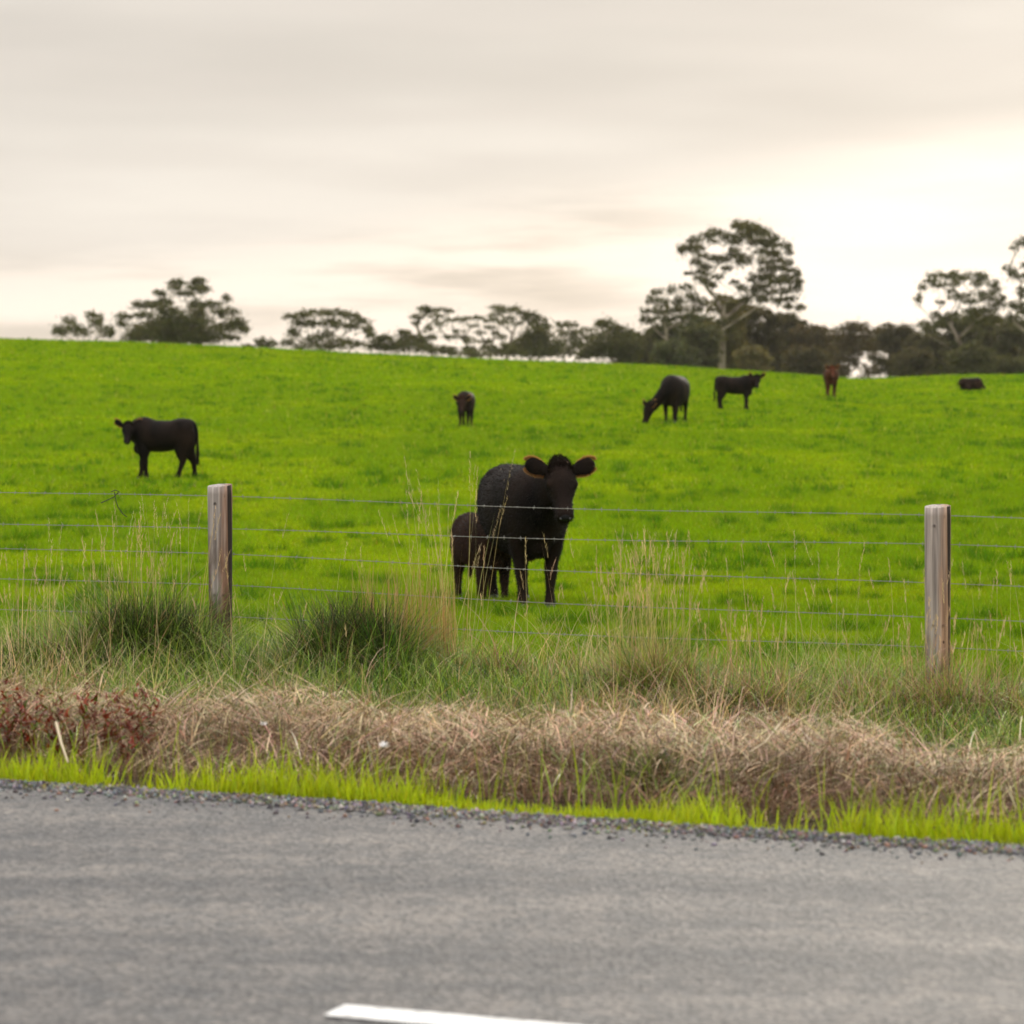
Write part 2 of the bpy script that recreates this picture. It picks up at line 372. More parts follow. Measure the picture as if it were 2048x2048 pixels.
# ------------------------------------------------------------------ pasture grass
def pasture():
    bag = Bag()
    #        D0  D1  blades  h        w      segs
    bands = [(17.5, 24, 400000, 0.085, 0.0045, 2), (24, 34, 400000, 0.085, 0.0065, 2), (34, 50, 370000, 0.085, 0.010, 1),
             (50, 75, 300000, 0.09, 0.017, 1), (75, 110, 225000, 0.09, 0.028, 1), (110, 152, 160000, 0.09, 0.04, 1)]
    for D0, D1, n, h, w, sg in bands:
        D = np.sqrt(rng.uniform(D0**2, D1**2, n)); x = rng.uniform(-0.185, 0.185, n)*D + rng.uniform(-1, 1, n)*0.8; ex = rng.random(n) < .30; x[ex] = np.sign(x[ex])*(0.185*D[ex]+rng.random(ex.sum())*(1.5+0.11*D[ex]))
        u, v = uv_of(x, D); k = v > 16.1; D, x, v = D[k], x[k], v[k]
        # keep clumps: noise-driven density
        z = terrain(x, D); n = len(D)
        tus = ramp(fbm(x*2.0, D*1.25, 31), 0.67, 0.78)            # lusher darker tufts
        tus = np.maximum(tus, ramp(fbm(x*3.6, D*1.9, 77, 2), 0.72, 0.84)*0.9)
        dry = ramp(fbm(x*0.5, D*0.22, 53), 0.5, 0.72)
        fine = fbm(x*6, D*4, 91, 2)
        hh = h*(0.55+0.75*rng.random(n))*(0.75+0.5*fine)*(1+1.0*tus)*(1-0.25*dry)
        ca = np.array([0.146, 0.256, 0.0008]); cb = np.array([0.205, 0.305, 0.001]); cd = np.array([0.038, 0.125, 0.001])
        c = mixc(np.broadcast_to(ca, (n, 3)), cb, dry); c = mixc(c, cd, tus*0.80)
        big = fbm(x*0.10, D*0.05, 11)[:, None]; c = c*(0.98+0.20*big)
        c = jitter(c, n, 0.20)
        st = rng.random(n) < 0.035; c[st] = np.array([0.42, 0.44, 0.12])*rng.uniform(0.6, 1.1, (st.sum(), 1))
        st = rng.random(n) < 0.006; c[st] = (0.30, 0.20, 0.07)
        Vb, Fb, Cb = blades(np.stack([x, D, z-0.005], 1), hh, w*rng.uniform(0.7, 1.4, n)*(1+0.3*tus), rng.uniform(0, 6.283, n), rng.uniform(0.05, 0.7, n), rng.uniform(0.1, 0.9, n), sg, c)
        bag.add(Vb, Fb, Cb)
    return bag.mesh('pasture_grass')
tag(link('pasture_grass', pasture(), M_grass), 'short vivid green grass covering the grazed field', 'grass', kind='stuff')

# ------------------------------------------------------------------ verge vegetation
C_straw = np.array(srgb(212, 182, 148)); C_straw2 = np.array(srgb(162, 130, 102)); C_brown = np.array(srgb(98, 74, 56))
C_green = np.array([0.20, 0.29, 0.035]); C_dkgreen = np.array([0.05, 0.115, 0.018]); C_lime = np.array([0.37, 0.44, 0.008])
def scat(n, u0, u1, v0, v1): return rng.uniform(u0, u1, n), rng.uniform(v0, v1, n)
def onground(u, v, dz=0.0):
    x, y = xy_of(u, v); return np.stack([x, y, terrain(x, y)+dz], 1)

# lime fringe along the road
def fringe():
    bag = Bag(); n = 42000
    u = rng.uniform(-13, 3, n); u = u[rng.random(n) < 1.9*fbm(u*2.2, u*0+5, 33)-.3]; n = len(u); off = rng.gamma(1.7, 0.12, n); v = 10.60 + off + (fbm(u*1.6, u*0, 21)-0.5)*0.32
    h = (0.014+0.075*rng.random(n)**2.2)*(0.2+1.3*fbm(u*3.1, v*2, 8))*(0.3+1.4*ramp(fbm(u*0.8, u*0+9, 19), .3, .7)); kd = rng.random(n) < 1.15-2.2*np.clip(off-.12, 0, .45); u, v, off, h = u[kd], v[kd], off[kd], h[kd]; n = len(u); h = h*(1+.6*ramp(off, .1, .4))
    c = jitter(mixc(np.broadcast_to(C_lime, (n, 3)), C_green, ramp(off+rng.normal(0, .1, n), 0.25, 0.8)), n, 0.18)
    bag.add(*blades(onground(u, v), h, rng.uniform(0.004, 0.010, n), rng.uniform(0, 6.28, n), rng.uniform(0, 0.45, n), rng.uniform(0, 0.7, n), 2, c))
    # taller solitary blades
    n = 900; u, v = scat(n, -13, 3, 10.75, 11.4)
    bag.add(*blades(onground(u, v), rng.uniform(0.14, 0.3, n), rng.uniform(0.004, 0.008, n), rng.uniform(0, 6.28, n), rng.uniform(0, 0.3, n), rng.uniform(0, 0.9, n), 3, jitter(mixc(np.broadcast_to(C_lime, (n, 3)), C_green, rng.random(n)), n, 0.15)))
    # stragglers in the gravel
    n = 4200; cu = rng.uniform(-13, 3, 130); cv = 10.42+rng.normal(0, 0.12, 130); i = rng.integers(0, 130, n)
    bag.add(*blades(onground(cu[i]+rng.normal(0, .04, n), cv[i]+rng.normal(0, .03, n)), rng.uniform(0.012, 0.05, n), 0.009, rng.uniform(0, 6.28, n), rng.uniform(0, 1.0, n), 0.4, 2, jitter(C_lime*0.7, n, 0.2)))
    return bag.mesh('roadside_grass')
tag(link('roadside_grass', fringe(), M_verge), 'bright lime grass fringe growing along the gravel', 'grass', kind='stuff')

# matted straw bank
def mound_h(u, v):
    top = 0.12+0.20*fbm(u*0.9, v*0.5+1.7, 61)+0.26*(fbm(u*2.6, v*2.4, 64)-0.5)
    w = ramp(v, 11.05, 11.9)*(1-ramp(v, 12.3, 13.5)*0.9)
    left = 1-0.35*(1-ramp(u, -9.2, -7.6))
    return top*w*left
def thatch():
    bag = Bag()
    n = 78000; u, v = scat(n, -13.5, 3, 11.15, 13.5)
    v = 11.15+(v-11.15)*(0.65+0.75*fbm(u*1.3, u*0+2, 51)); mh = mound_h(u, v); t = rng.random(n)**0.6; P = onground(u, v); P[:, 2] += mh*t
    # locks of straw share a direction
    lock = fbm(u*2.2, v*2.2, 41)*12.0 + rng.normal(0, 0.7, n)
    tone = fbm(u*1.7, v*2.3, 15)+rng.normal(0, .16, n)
    c = mixc(np.broadcast_to(C_straw*1.15, (n, 3)), C_straw2*0.8, ramp(tone, 0.32, 0.66)); c = mixc(c, C_brown*0.6, ramp(1-t+rng.normal(0, .15, n), 0.3, 0.9)*0.95)  # straws starting low are browned darker, painting in shade inside the bank
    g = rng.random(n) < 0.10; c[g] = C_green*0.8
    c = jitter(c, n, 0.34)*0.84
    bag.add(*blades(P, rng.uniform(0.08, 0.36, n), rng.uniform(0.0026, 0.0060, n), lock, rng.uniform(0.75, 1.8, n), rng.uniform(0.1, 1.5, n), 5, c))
    # upright rooted stalks at the face of the bank
    n = 26000; u, v = scat(n, -13.5, 3, 11.0, 12.0); h = (mound_h(u, v)+0.06)*rng.uniform(0.5, 1.2, n)+0.04
    c = jitter(mixc(np.broadcast_to(C_straw2, (n, 3)), C_brown, rng.random(n)), n, 0.25)*0.7
    bag.add(*blades(onground(u, v), h, rng.uniform(0.002, 0.0045, n), rng.uniform(0, 6.28, n), rng.uniform(0, .35, n), rng.uniform(0, 1.1, n), 3, c))
    # a few long bright bent straws on top
    n = 2200; u, v = scat(n, -13.5, 3, 11.3, 13.4); P = onground(u, v); P[:, 2] += mound_h(u, v)*0.9
    bag.add(*blades(P, rng.uniform(0.15, 0.42, n), rng.uniform(0.0025, 0.006, n), rng.uniform(0, 6.28, n), rng.uniform(0.8, 1.7, n), rng.uniform(0.3, 1.6, n), 5, jitter(C_straw*1.05, n, 0.15)))
    return bag.mesh('dry_grass')
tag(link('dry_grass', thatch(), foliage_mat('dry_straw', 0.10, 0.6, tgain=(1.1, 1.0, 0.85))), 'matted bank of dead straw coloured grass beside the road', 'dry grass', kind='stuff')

# mixed green and dry grass up to the fence
def mixed():
    bag = Bag()
    n = 105000; u, v = scat(n, -14, 4, 12.6, 17.1)
    lush = fbm(u*0.75, v*0.6, 101); patch = fbm(u*2.3, v*1.9, 44)
    x_, y_ = xy_of(u, v); X = 1024+F*x_/y_
    leftw = 1-ramp(X, 300, 1250)
    dens = 0.45+0.9*patch+0.2*leftw; k = rng.random(n) < dens*(1-0.72*ramp(v, 15.9, 16.9)); u, v, lush, patch, leftw = u[k], v[k], lush[k], patch[k], leftw[k]; n = len(u)
    green = ramp(lush+rng.normal(0, 0.10, n)+0.10*leftw+0.08*ramp(v, 13.4, 16.2), 0.40, 0.56)
    h = (0.06+0.27*rng.random(n))*(0.25+1.25*patch)*(1-0.35*ramp(v, 15.8, 17))
    c = mixc(np.broadcast_to(C_straw2*0.9, (n, 3)), C_green, green); c = mixc(c, C_straw, (rng.random(n) < 0.15)*0.7)
    c = mixc(c, C_dkgreen, green*(rng.random(n) < 0.3))
    bag.add(*blades(onground(u, v), h, rng.uniform(0.003, 0.0075, n), rng.uniform(0, 6.28, n), rng.uniform(0, .7, n), rng.uniform(0.1, 1.8, n), 4, jitter(c, n, 0.30)*0.92))
    # taller flopping ones
    n = 14000; u, v = scat(n, -14, 4, 13.3, 16.6); lush = fbm(u*0.75, v*0.6, 101)
    k = fbm(u*1.4, v*1.1, 71) > 0.45; u, v, lush = u[k], v[k], lush[k]; n = len(u)
    green = ramp(lush+rng.normal(0, .1, n), 0.42, 0.58)
    bag.add(*blades(onground(u, v), rng.uniform(0.3, 0.62, n), rng.uniform(0.002, 0.005, n), rng.uniform(0, 6.28, n), rng.uniform(0, .35, n), rng.uniform(0.5, 2.2, n), 5, jitter(mixc(np.broadcast_to(C_straw, (n, 3)), C_green*1.1, green), n, 0.2)*0.85))
    return bag.mesh('verge_grass')
tag(link('verge_grass', mixed(), M_verge), 'tangled green and brown grass between straw bank and wire fence', 'grass', kind='stuff')

# seed stalks scattered on the verge
def stalk_set(P, h, wb, col_a, lean=0.12, heads=True, hw=0.012):
    bag = Bag(); n = len(P); az = rng.uniform(0, 6.28, n); ln = np.minimum(np.abs(rng.normal(0, lean, n)), .24); cu = rng.uniform(0, 0.25, n)
    c = jitter(col_a, n, 0.15)
    bag.add(*blades(P, h, wb, az, ln, cu, 5, c))
    if heads:
        ang = ln+cu; tip = P + h[:, None]*np.stack([np.sin(ang*0.75)*np.cos(az), np.sin(ang*0.75)*np.sin(az), np.cos(ang*0.75)], 1)
        m = 16; Q = np.repeat(tip, m, 0); t = np.tile(np.linspace(0, 1, m), n)
        hl = np.repeat(h*0.17, m); dirv = np.repeat(np.stack([np.sin(ang)*np.cos(az), np.sin(ang)*np.sin(az), np.cos(ang)], 1), m, 0)
        Q = Q - dirv*(hl*t)[:, None]
        bag.add(*blades(Q, rng.uniform(0.012, 0.03, len(Q)), 0.0035, rng.uniform(0, 6.28, len(Q)), 0.35, 0.2, 1, np.repeat(jitter(C_straw*0.85, n, 0.15), m, 0)))
    return bag
def px_to_uv(X, v):      # point on the line v (parallel to the road) seen in column X
    t = (X-1024)/F; u = v*(t*CP-SP)/(CP+t*SP); return u
n = 520; u, v = scat(n, -13, 3, 14.6, 16.9); k = fbm(u*0.9, v*0.7, 87) > 0.40; u, v = u[k], v[k]
P = onground(u, v); bag = stalk_set(P, rng.uniform(0.35, 0.85, len(u)), 0.0028, C_straw*0.8, 0.13)
tag(link('seeding_grass', bag.mesh('seeding_grass'), M_verge), 'thin dry seeding grass stems scattered along the fence', 'grass', kind='stuff')

# tussocks: things of their own
def tussock(label, X, v, rad, h, nb, nst, sth, green=0.75, dark=0.5, lean=0.55, stcol=None, strad=None, sthead=True, stdx=0.0):
    u = px_to_uv(X, v); x, y = xy_of(u, v); z = float(terrain(x, y))
    root = empty('grass_tussock', (x, y, z)); tag(root, label, 'grass tussock', 'tall grass tussocks along the fence')
    n = nb; r = rad*rng.random(n)**0.6; a = rng.uniform(0, 6.28, n)
    sc_ = rng.normal(0, rad*0.5, (9, 2)); sh_ = rng.uniform(0.6, 1.15, 9); sa_ = rng.normal(0, 0.5, 9); k_ = rng.integers(0, 9, n)
    P = np.stack([sc_[k_, 0]+r*0.35*np.cos(a), sc_[k_, 1]*.6+r*0.3*np.sin(a), np.full(n, -0.02)], 1)
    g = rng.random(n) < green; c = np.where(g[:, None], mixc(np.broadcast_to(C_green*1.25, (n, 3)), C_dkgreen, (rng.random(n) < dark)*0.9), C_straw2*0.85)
    bl = blades(P, h*sh_[k_]*rng.uniform(0.45, 1.2, n), rng.uniform(0.0025, 0.006, n), a+sa_[k_]+rng.normal(0, .8, n), (0.25+r/rad)*lean*rng.uniform(0.2, 1.7, n), rng.uniform(0.3, 3.0, n), 6, jitter(c, n, 0.25))
    link('blades', npmesh('tussock_blades', *bl), M_verge, root)
    n2 = n//2+400; Q2 = np.stack([rng.normal(0, rad*.36, n2), rng.normal(0, rad*.3, n2), np.zeros(n2)], 1)
    link('shade_core', npmesh('tussock_core', *blades(Q2, h*rng.uniform(.2, .62, n2)*dark*1.6, .007, rng.uniform(0, 6.28, n2), rng.uniform(0, .8, n2), rng.uniform(0, 1, n2), 3, jitter((0.035, 0.040, 0.014), n2, .3))), M_verge, root)  # short near-black blades standing in for the shade deep in the tussock
    if nst:
        r = (strad or rad)*rng.random(nst)**0.6; a = rng.uniform(0, 6.28, nst)
        P = np.stack([stdx+r*np.cos(a), r*0.5*np.sin(a), np.zeros(nst)], 1)
        b = stalk_set(P, sth*rng.uniform(0.55, 1.05, nst), 0.0042, C_straw if stcol is None else stcol, 0.09, sthead)
        link('dry_stalks', b.mesh('tussock_stalks'), M_verge, root)
    return root
C_tan = np.array(srgb(186, 150, 105)); C_pale = np.array(srgb(190, 176, 120))
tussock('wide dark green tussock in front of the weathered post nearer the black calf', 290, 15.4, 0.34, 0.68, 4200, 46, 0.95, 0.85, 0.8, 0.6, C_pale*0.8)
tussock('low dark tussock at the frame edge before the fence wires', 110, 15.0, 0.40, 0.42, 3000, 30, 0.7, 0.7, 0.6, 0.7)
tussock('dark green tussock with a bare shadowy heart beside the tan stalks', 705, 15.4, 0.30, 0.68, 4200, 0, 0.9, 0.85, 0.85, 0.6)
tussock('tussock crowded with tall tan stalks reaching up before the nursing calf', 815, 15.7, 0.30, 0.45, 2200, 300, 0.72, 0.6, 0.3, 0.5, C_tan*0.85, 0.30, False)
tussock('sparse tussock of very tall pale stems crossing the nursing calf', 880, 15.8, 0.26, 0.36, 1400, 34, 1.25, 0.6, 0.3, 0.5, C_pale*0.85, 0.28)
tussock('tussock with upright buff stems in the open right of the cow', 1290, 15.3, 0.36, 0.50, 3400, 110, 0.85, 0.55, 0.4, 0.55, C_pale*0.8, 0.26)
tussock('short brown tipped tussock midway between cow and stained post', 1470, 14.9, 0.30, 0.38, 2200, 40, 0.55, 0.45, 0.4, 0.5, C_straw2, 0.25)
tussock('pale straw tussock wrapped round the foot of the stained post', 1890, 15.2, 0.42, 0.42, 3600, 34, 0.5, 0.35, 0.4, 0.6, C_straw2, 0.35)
tussock('bluish green tuft rising from the straw bank near the road', 1310, 11.6, 0.16, 0.32, 500, 0, 0.5, 1.0, 0.7, 0.4)
tussock('bright green soft tussock just before the stained post', 1790, 16.1, 0.30, 0.32, 1800, 0, 0.5, 1.0, 0.1, 0.5)

# red-leaved dock weeds on the left
def weed(X, v, h, label):
    u = px_to_uv(X, v); x, y = xy_of(u, v); root = empty('dock_weed', (x, y, float(terrain(x, y))))
    tag(root, label, 'weed', 'red leaved weeds on the straw bank')
    ns = 4; bag = Bag(); st = Bag()
    for i in range(ns):
        a = rng.uniform(0, 6.28); l = rng.uniform(0.05, 0.4); hh = h*rng.uniform(0.6, 1.1)
        st.add(*blades(np.zeros((1, 3)), hh, 0.006, a, l, 0.1, 3, jitter((0.10, 0.035, 0.02), 1)))
        n = 38; t = rng.uniform(0.15, 1, n)
        P = np.stack([np.sin(l)*np.cos(a)*hh*t, np.sin(l)*np.sin(a)*hh*t, np.cos(l)*hh*t], 1)+rng.normal(0, 0.010, (n, 3))
        c = np.array([(0.22, 0.035, 0.016), (0.12, 0.028, 0.016), (0.10, 0.14, 0.02), (0.20, 0.11, 0.05)])[rng.choice(4, n, p=[.35, .35, .18, .12])]
        bag.add(*blades(P, rng.uniform(0.02, 0.06, n), rng.uniform(0.008, 0.018, n), rng.uniform(0, 6.28, n), rng.uniform(0.4, 1.6, n), 0.5, 2, jitter(c, n, 0.25)))
    link('stems', st.mesh('weed_stems'), M_verge, root); link('leaves', bag.mesh('weed_leaves'), M_verge, root)
wl = [(15, 'red brown weed at the very edge of the picture by the lime fringe'), (62, 'second red weed in from the picture edge on the straw bank'), (110, 'red weed rising beside a pale broken cane'),
      (165, 'dark red bushy weed between pale cane and straw'), (205, 'olive topped red weed in the straw below the dark tussock'), (250, 'rusty weed low in the straw under the wide tussock'), (292, 'last red weed before the open straw bank begins')]
for i, (X, lb) in enumerate(wl):
    weed(X, 11.2+0.4*random.random(), random.uniform(0.28, 0.38), lb)
    weed(X+random.uniform(-18, 18), 11.7+0.3*random.random(), random.uniform(0.28, 0.38), 'taller sprout behind the ' + lb.replace('at the very edge of the picture by the lime fringe', 'at the picture edge'))

def flower(X, Y, D, r, label):
    x = (X-1024)/F*D; z = EYE-(Y-YH)/F*D; zg = float(terrain(x, D)); root = empty('white_flower', (x, D, zg)); tag(root, label, 'flower', 'small white flowers in the straw')
    link('stem', npmesh('flower_stem', *blades(np.zeros((1, 3)), z-zg, 0.004, 0.3, 0.02, 0.05, 3, jitter(C_green, 1))), M_verge, root)
    n = 14; a = np.linspace(0, 6.28, n, endpoint=False); b = blades(np.tile([[0, 0, z-zg]], (n, 1)), r, r*0.7, a, rng.uniform(0.5, 1.4, n), 0.4, 3, None)
    link('petals', npmesh('flower_petals', b[0], b[1]), M_petal, root)
flower(769, 1493, 11.25, 0.026, 'white ragged flower head low in front of the straw below the cow')
flower(527, 1450, 11.4, 0.018, 'tiny white flower in the straw left of the larger one')

# pale broken cane
def tube(pts, rad, seg=6, closed_caps=True):
    pts = np.asarray(pts, float); n = len(pts); rad = np.broadcast_to(rad, (n,)); V = []; Fc = []
    T = np.gradient(pts, axis=0); T /= np.linalg.norm(T, axis=1)[:, None]+1e-9
    ref = np.array([0.3, 0.9, 0.2])
    for i in range(n):
        a = np.cross(T[i], ref); a /= np.linalg.norm(a)+1e-9; b = np.cross(T[i], a)
        for k in range(seg):
            t = 2*np.pi*k/seg; V.append(pts[i]+rad[i]*(math.cos(t)*a+math.sin(t)*b))
    for i in range(n-1):
        for k in range(seg):
            a = i*seg+k; b = i*seg+(k+1) % seg; Fc.append((a, b, b+seg, a+seg))
    return np.array(V), np.array(Fc)
M_cane = plain('pale_cane', (0.55, 0.45, 0.30), 0.6)
def pt(X, Y, D): return np.array([(X-1024)/F*D, D, EYE-(Y-YH)/F*D])
V_, F_ = tube([pt(112, 1445, 12.1), pt(122, 1485, 12.0), pt(136, 1525, 11.9)], [0.006, 0.005, 0.003])
tag(link('broken_cane', npmesh('broken_cane', V_, F_), M_cane), 'pale broken cane leaning among the red weeds', 'cane')
V_, F_ = tube([pt(1498, 1505, 12.2), pt(1530, 1485, 12.3), pt(1556, 1452, 12.5), pt(1568, 1435, 12.6)], [0.006, 0.005, 0.004, 0.003])
tag(link('broken_cane', npmesh('broken_cane', V_, F_), M_cane), 'pale bent cane lying on the straw bank left of the stained post', 'cane')

# ------------------------------------------------------------------ fence
VF = 16.03
fence = empty('wire_fence', (*xy_of(-5.5, VF), 0.0)); tag(fence, 'five strand barbed wire fence on round weathered timber posts', 'fence')
FI = Matrix.Translation(fence.location).inverted()
def post_mat(name, grey, brown, ang, lowk=0.75):
    m, nt, out = new_mat(name); N = nt.nodes.new; L = nt.links.new
    tc = N('ShaderNodeTexCoord'); sep = N('ShaderNodeSeparateXYZ'); L(tc.outputs['Object'], sep.inputs[0])
    def nz(scale, stretch, d=6):
        mp = N('ShaderNodeMapping'); L(tc.outputs['Object'], mp.inputs[0]); mp.inputs['Scale'].default_value = stretch
        n = N('ShaderNodeTexNoise'); L(mp.outputs[0], n.inputs['Vector']); n.inputs['Scale'].default_value = scale; n.inputs['Detail'].default_value = d; return n.outputs[0]
    def rg(x, a, b):
        r = N('ShaderNodeMapRange'); L(x, r.inputs[0]); r.inputs[1].default_value = a; r.inputs[2].default_value = b; return r.outputs[0]
    def mix(f, a, b):
        n = N('ShaderNodeMix'); n.data_type = 'RGBA'
        if isinstance(f, float): n.inputs[0].default_value = f
        else: L(f, n.inputs[0])
        for s, i in ((a, 6), (b, 7)):
            if isinstance(s, tuple): n.inputs[i].default_value = (*s, 1)
            else: L(s, n.inputs[i])
        return n.outputs[2]
    def M(op, a, b):
        n = N('ShaderNodeMath'); n.operation = op
        for i, s in enumerate((a, b)):
            if isinstance(s, (int, float)): n.inputs[i].default_value = s
            else: L(s, n.inputs[i])
        return n.outputs[0]
    grain = nz(60, (1, 1, 0.035)); g2 = nz(14, (1, 1, 0.10)); blotch = nz(7, (1, 1, 0.45), 4)
    gc = mix(rg(grain, 0.3, 0.7), tuple(c*0.42 for c in grey), tuple(c*1.2 for c in grey))
    bc = mix(rg(grain, 0.3, 0.7), tuple(c*0.40 for c in brown), tuple(c*1.3 for c in brown))
    side = M('ADD', M('MULTIPLY', sep.outputs[0], math.cos(ang)*9.0), M('MULTIPLY', M('SUBTRACT', g2, 0.5), 2.2))
    c = mix(rg(side, -0.25, 0.35), gc, bc)
    low = M('SUBTRACT', 0.95, sep.outputs[2])
    c = mix(rg(M('ADD', M('MULTIPLY', low, lowk), M('SUBTRACT', blotch, 0.5)), 0.22, 0.42), c, tuple(c*0.32 for c in brown))
    v = N('ShaderNodeTexVoronoi'); mp = N('ShaderNodeMapping'); L(tc.outputs['Object'], mp.inputs[0]); mp.inputs['Scale'].default_value = (1, 1, 0.6); L(mp.outputs[0], v.inputs['Vector']); v.inputs['Scale'].default_value = 34
    sc = N('ShaderNodeSeparateColor'); L(v.outputs['Color'], sc.inputs[0])
    spot = M('MULTIPLY', M('LESS_THAN', v.outputs['Distance'], 0.24), M('GREATER_THAN', sc.outputs[0], 0.72))
    spot = M('MULTIPLY', spot, rg(side, 0.1, 0.5))
    c = mix(spot, c, (0.035, 0.016, 0.010))
    crack = rg(nz(26, (1, 1, 0.018), 2), 0.63, 0.67)
    c = mix(crack, c, (0.03, 0.022, 0.018))
    p = N('ShaderNodeBsdfPrincipled'); L(c, p.inputs['Base Color']); p.inputs['Roughness'].default_value = 0.85; p.inputs['Specular IOR Level'].default_value = 0.2
    b = N('ShaderNodeBump'); b.inputs['Distance'].default_value = 0.004; b.inputs['Strength'].default_value = 0.9; L(grain, b.inputs['Height']); L(b.outputs[0], p.inputs['Normal'])
    L(p.outputs[0], out.inputs[0]); return m
M_postA = post_mat('weathered_grey_post', (0.40, 0.355, 0.33), (0.29, 0.165, 0.11), 0.5)
M_postB = post_mat('stained_brown_post', (0.42, 0.365, 0.33), (0.40, 0.25, 0.165), 0.2, 0.42)
def make_post(u, ztop, r1, r0, mat, label=None, tilt=0.0):
    x, y = xy_of(u, VF); zg = float(terrain(x, y)); H = ztop-zg; n = 40; rows = 26; V = []; Fc = []
    for i in range(rows+1):
        t = i/rows; z = -0.3+t*(H+0.3); r = r0+(r1-r0)*t
        if i == rows: r *= 0.975
        for k in range(n):
            a = 2*math.pi*k/n
            rr = r*(1+0.022*math.sin(3*a+u)+0.012*math.sin(7*a+z*2)) - (0.010*math.exp(-((a-4.35+0.06*math.sin(z*6))/0.05)**2) if z > 0.35*H else 0) - 0.008*math.exp(-((a-5.0-0.05*math.sin(z*5))/0.045)**2)
            V.append((rr*math.cos(a)+tilt*z, rr*math.sin(a), z+(0.008*math.cos(a-1) if i == rows else 0)))
    for i in range(rows):
        for k in range(n): Fc.append((i*n+k, i*n+(k+1) % n, (i+1)*n+(k+1) % n, (i+1)*n+k))
    me = bpy.data.meshes.new('post'); V.append((tilt*H, 0, H+0.003)); c = len(V)-1
    faces = Fc+[(rows*n+k, rows*n+(k+1) % n, c) for k in range(n)]
    me.from_pydata(V, [], faces); me.update()
    for p in me.polygons: p.use_smooth = len(p.vertices) == 4
    o = link('post', me, mat, fence, FI @ Vector((x, y, zg)))
    if label: o['label'] = label
    # two bolt holes with washers
    for (bx, bz) in ((-0.028, H-0.10), (-0.032, H-0.62), (0.022, H-0.62)):
        by = -math.sqrt(max(r1*r1-bx*bx, 0))
        V_, F_ = tube([(bx, by+0.006, bz), (bx, by-0.002, bz)], [0.006, 0.006], 10)
        b = link('bolt', npmesh('bolt', V_, F_), M_bolt, o)
    return (x, y, zg)
M_bolt = plain('dark_bolt_hole', (0.06, 0.05, 0.045), 0.7)
UL, UR = -7.6, -3.46; SPN = UR-UL
make_post(UL, EYE-0.600, 0.071, 0.062, M_postA, 'grey weathered post with a long crack', -0.004)
make_post(UR, EYE-0.661, 0.069, 0.063, M_postB, 'brown stained post with dark knots', -0.002)
make_post(UL-SPN, EYE-0.56, 0.068, 0.064, M_postB); make_post(UR+SPN, EYE-0.70, 0.068, 0.064, M_postA)
ZL = [-.665, -.851, -.995, -1.173, -1.353]; ZR = [-.713, -.864, -1.07, -1.252, -1.408]
for w in range(5):
    bag = Bag(); us = np.arange(UL-SPN, UR+SPN+0.001, 0.0085)
    kn = [UL-SPN, UL, UR, UR+SPN]; zk = [ZL[w]+0.05, ZL[w], ZR[w], ZR[w]-0.05]
    zz = EYE+np.interp(us, kn, zk) - 0.018*np.sin(np.pi*((us-UL) % SPN)/SPN)**2
    zz = np.interp(us, us[::30], (zz+0.0015*np.sin(us*9+w)*0)[::30])
    vv = np.full_like(us, VF+0.074)
    for ph in (0, math.pi):
        a = us*2*math.pi/0.055+ph
        x, y = xy_of(us, vv+0.0019*np.cos(a)); P = np.stack([x, y, zz+0.0019*np.sin(a)], 1)
        n = len(P); sg = 4; ang = np.arange(sg)*2*np.pi/sg
        off = np.stack([np.cos(ang)*SP, np.cos(ang)*CP, np.sin(ang)], 1)*0.0011
        Vt = (P[:, None]+off[None]).reshape(-1, 3); i = (np.arange(n-1)[:, None]*sg); k = np.arange(sg)[None]; k2 = (k+1) % sg
        bag.add(Vt, np.stack([i+k, i+k2, i+sg+k2, i+sg+k], 2).reshape(-1, 4))
    for ub in np.arange(UL-SPN+0.03+0.02*w, UR+SPN, 0.098):
        zb = float(np.interp(ub, us, zz)); x, y = xy_of(ub, VF+0.074); c = np.array([x, y, zb])
        for k in range(2):
            a = random.uniform(0, 6.28); d = np.array([CP*0.25*random.uniform(-1, 1), -SP*0.2, math.sin(a)])+np.array([SP, CP, 0])*math.cos(a); d /= np.linalg.norm(d)
            b = tube([c-d*0.013, c+d*0.013], [0.0009, 0.0009], 4); bag.add(*b)
        # wrap
        b = tube([c-np.array([CP, -SP, 0])*0.006, c+np.array([CP, -SP, 0])*0.006], [0.0038, 0.0038], 6); bag.add(*b)
    me = bag.mesh('barbed_wire'); me.transform(FI); link('barbed_wire', me, M_wire, fence)
# dead tendril caught on the top wire
M_twig = plain('dead_tendril', (0.035, 0.035, 0.02), 0.8)
def wp(X, Y): return pt(X, Y, 17.95)
bag = Bag(); bag.add(*tube([wp(202, 1006), wp(215, 1000), wp(228, 994), wp(236, 985)], 0.003, 5)); bag.add(*tube([wp(229, 984), wp(231, 998), wp(236, 1014), wp(246, 1028), wp(254, 1034)], 0.0028, 5))
bag.add(*tube([wp(222, 984), wp(231, 980), wp(239, 984), wp(234, 988)], 0.003, 5))
tag(link('dead_tendril', bag.mesh('dead_tendril'), M_twig), 'dead climbing tendril hooked on the top wire below the calf', 'tendril')

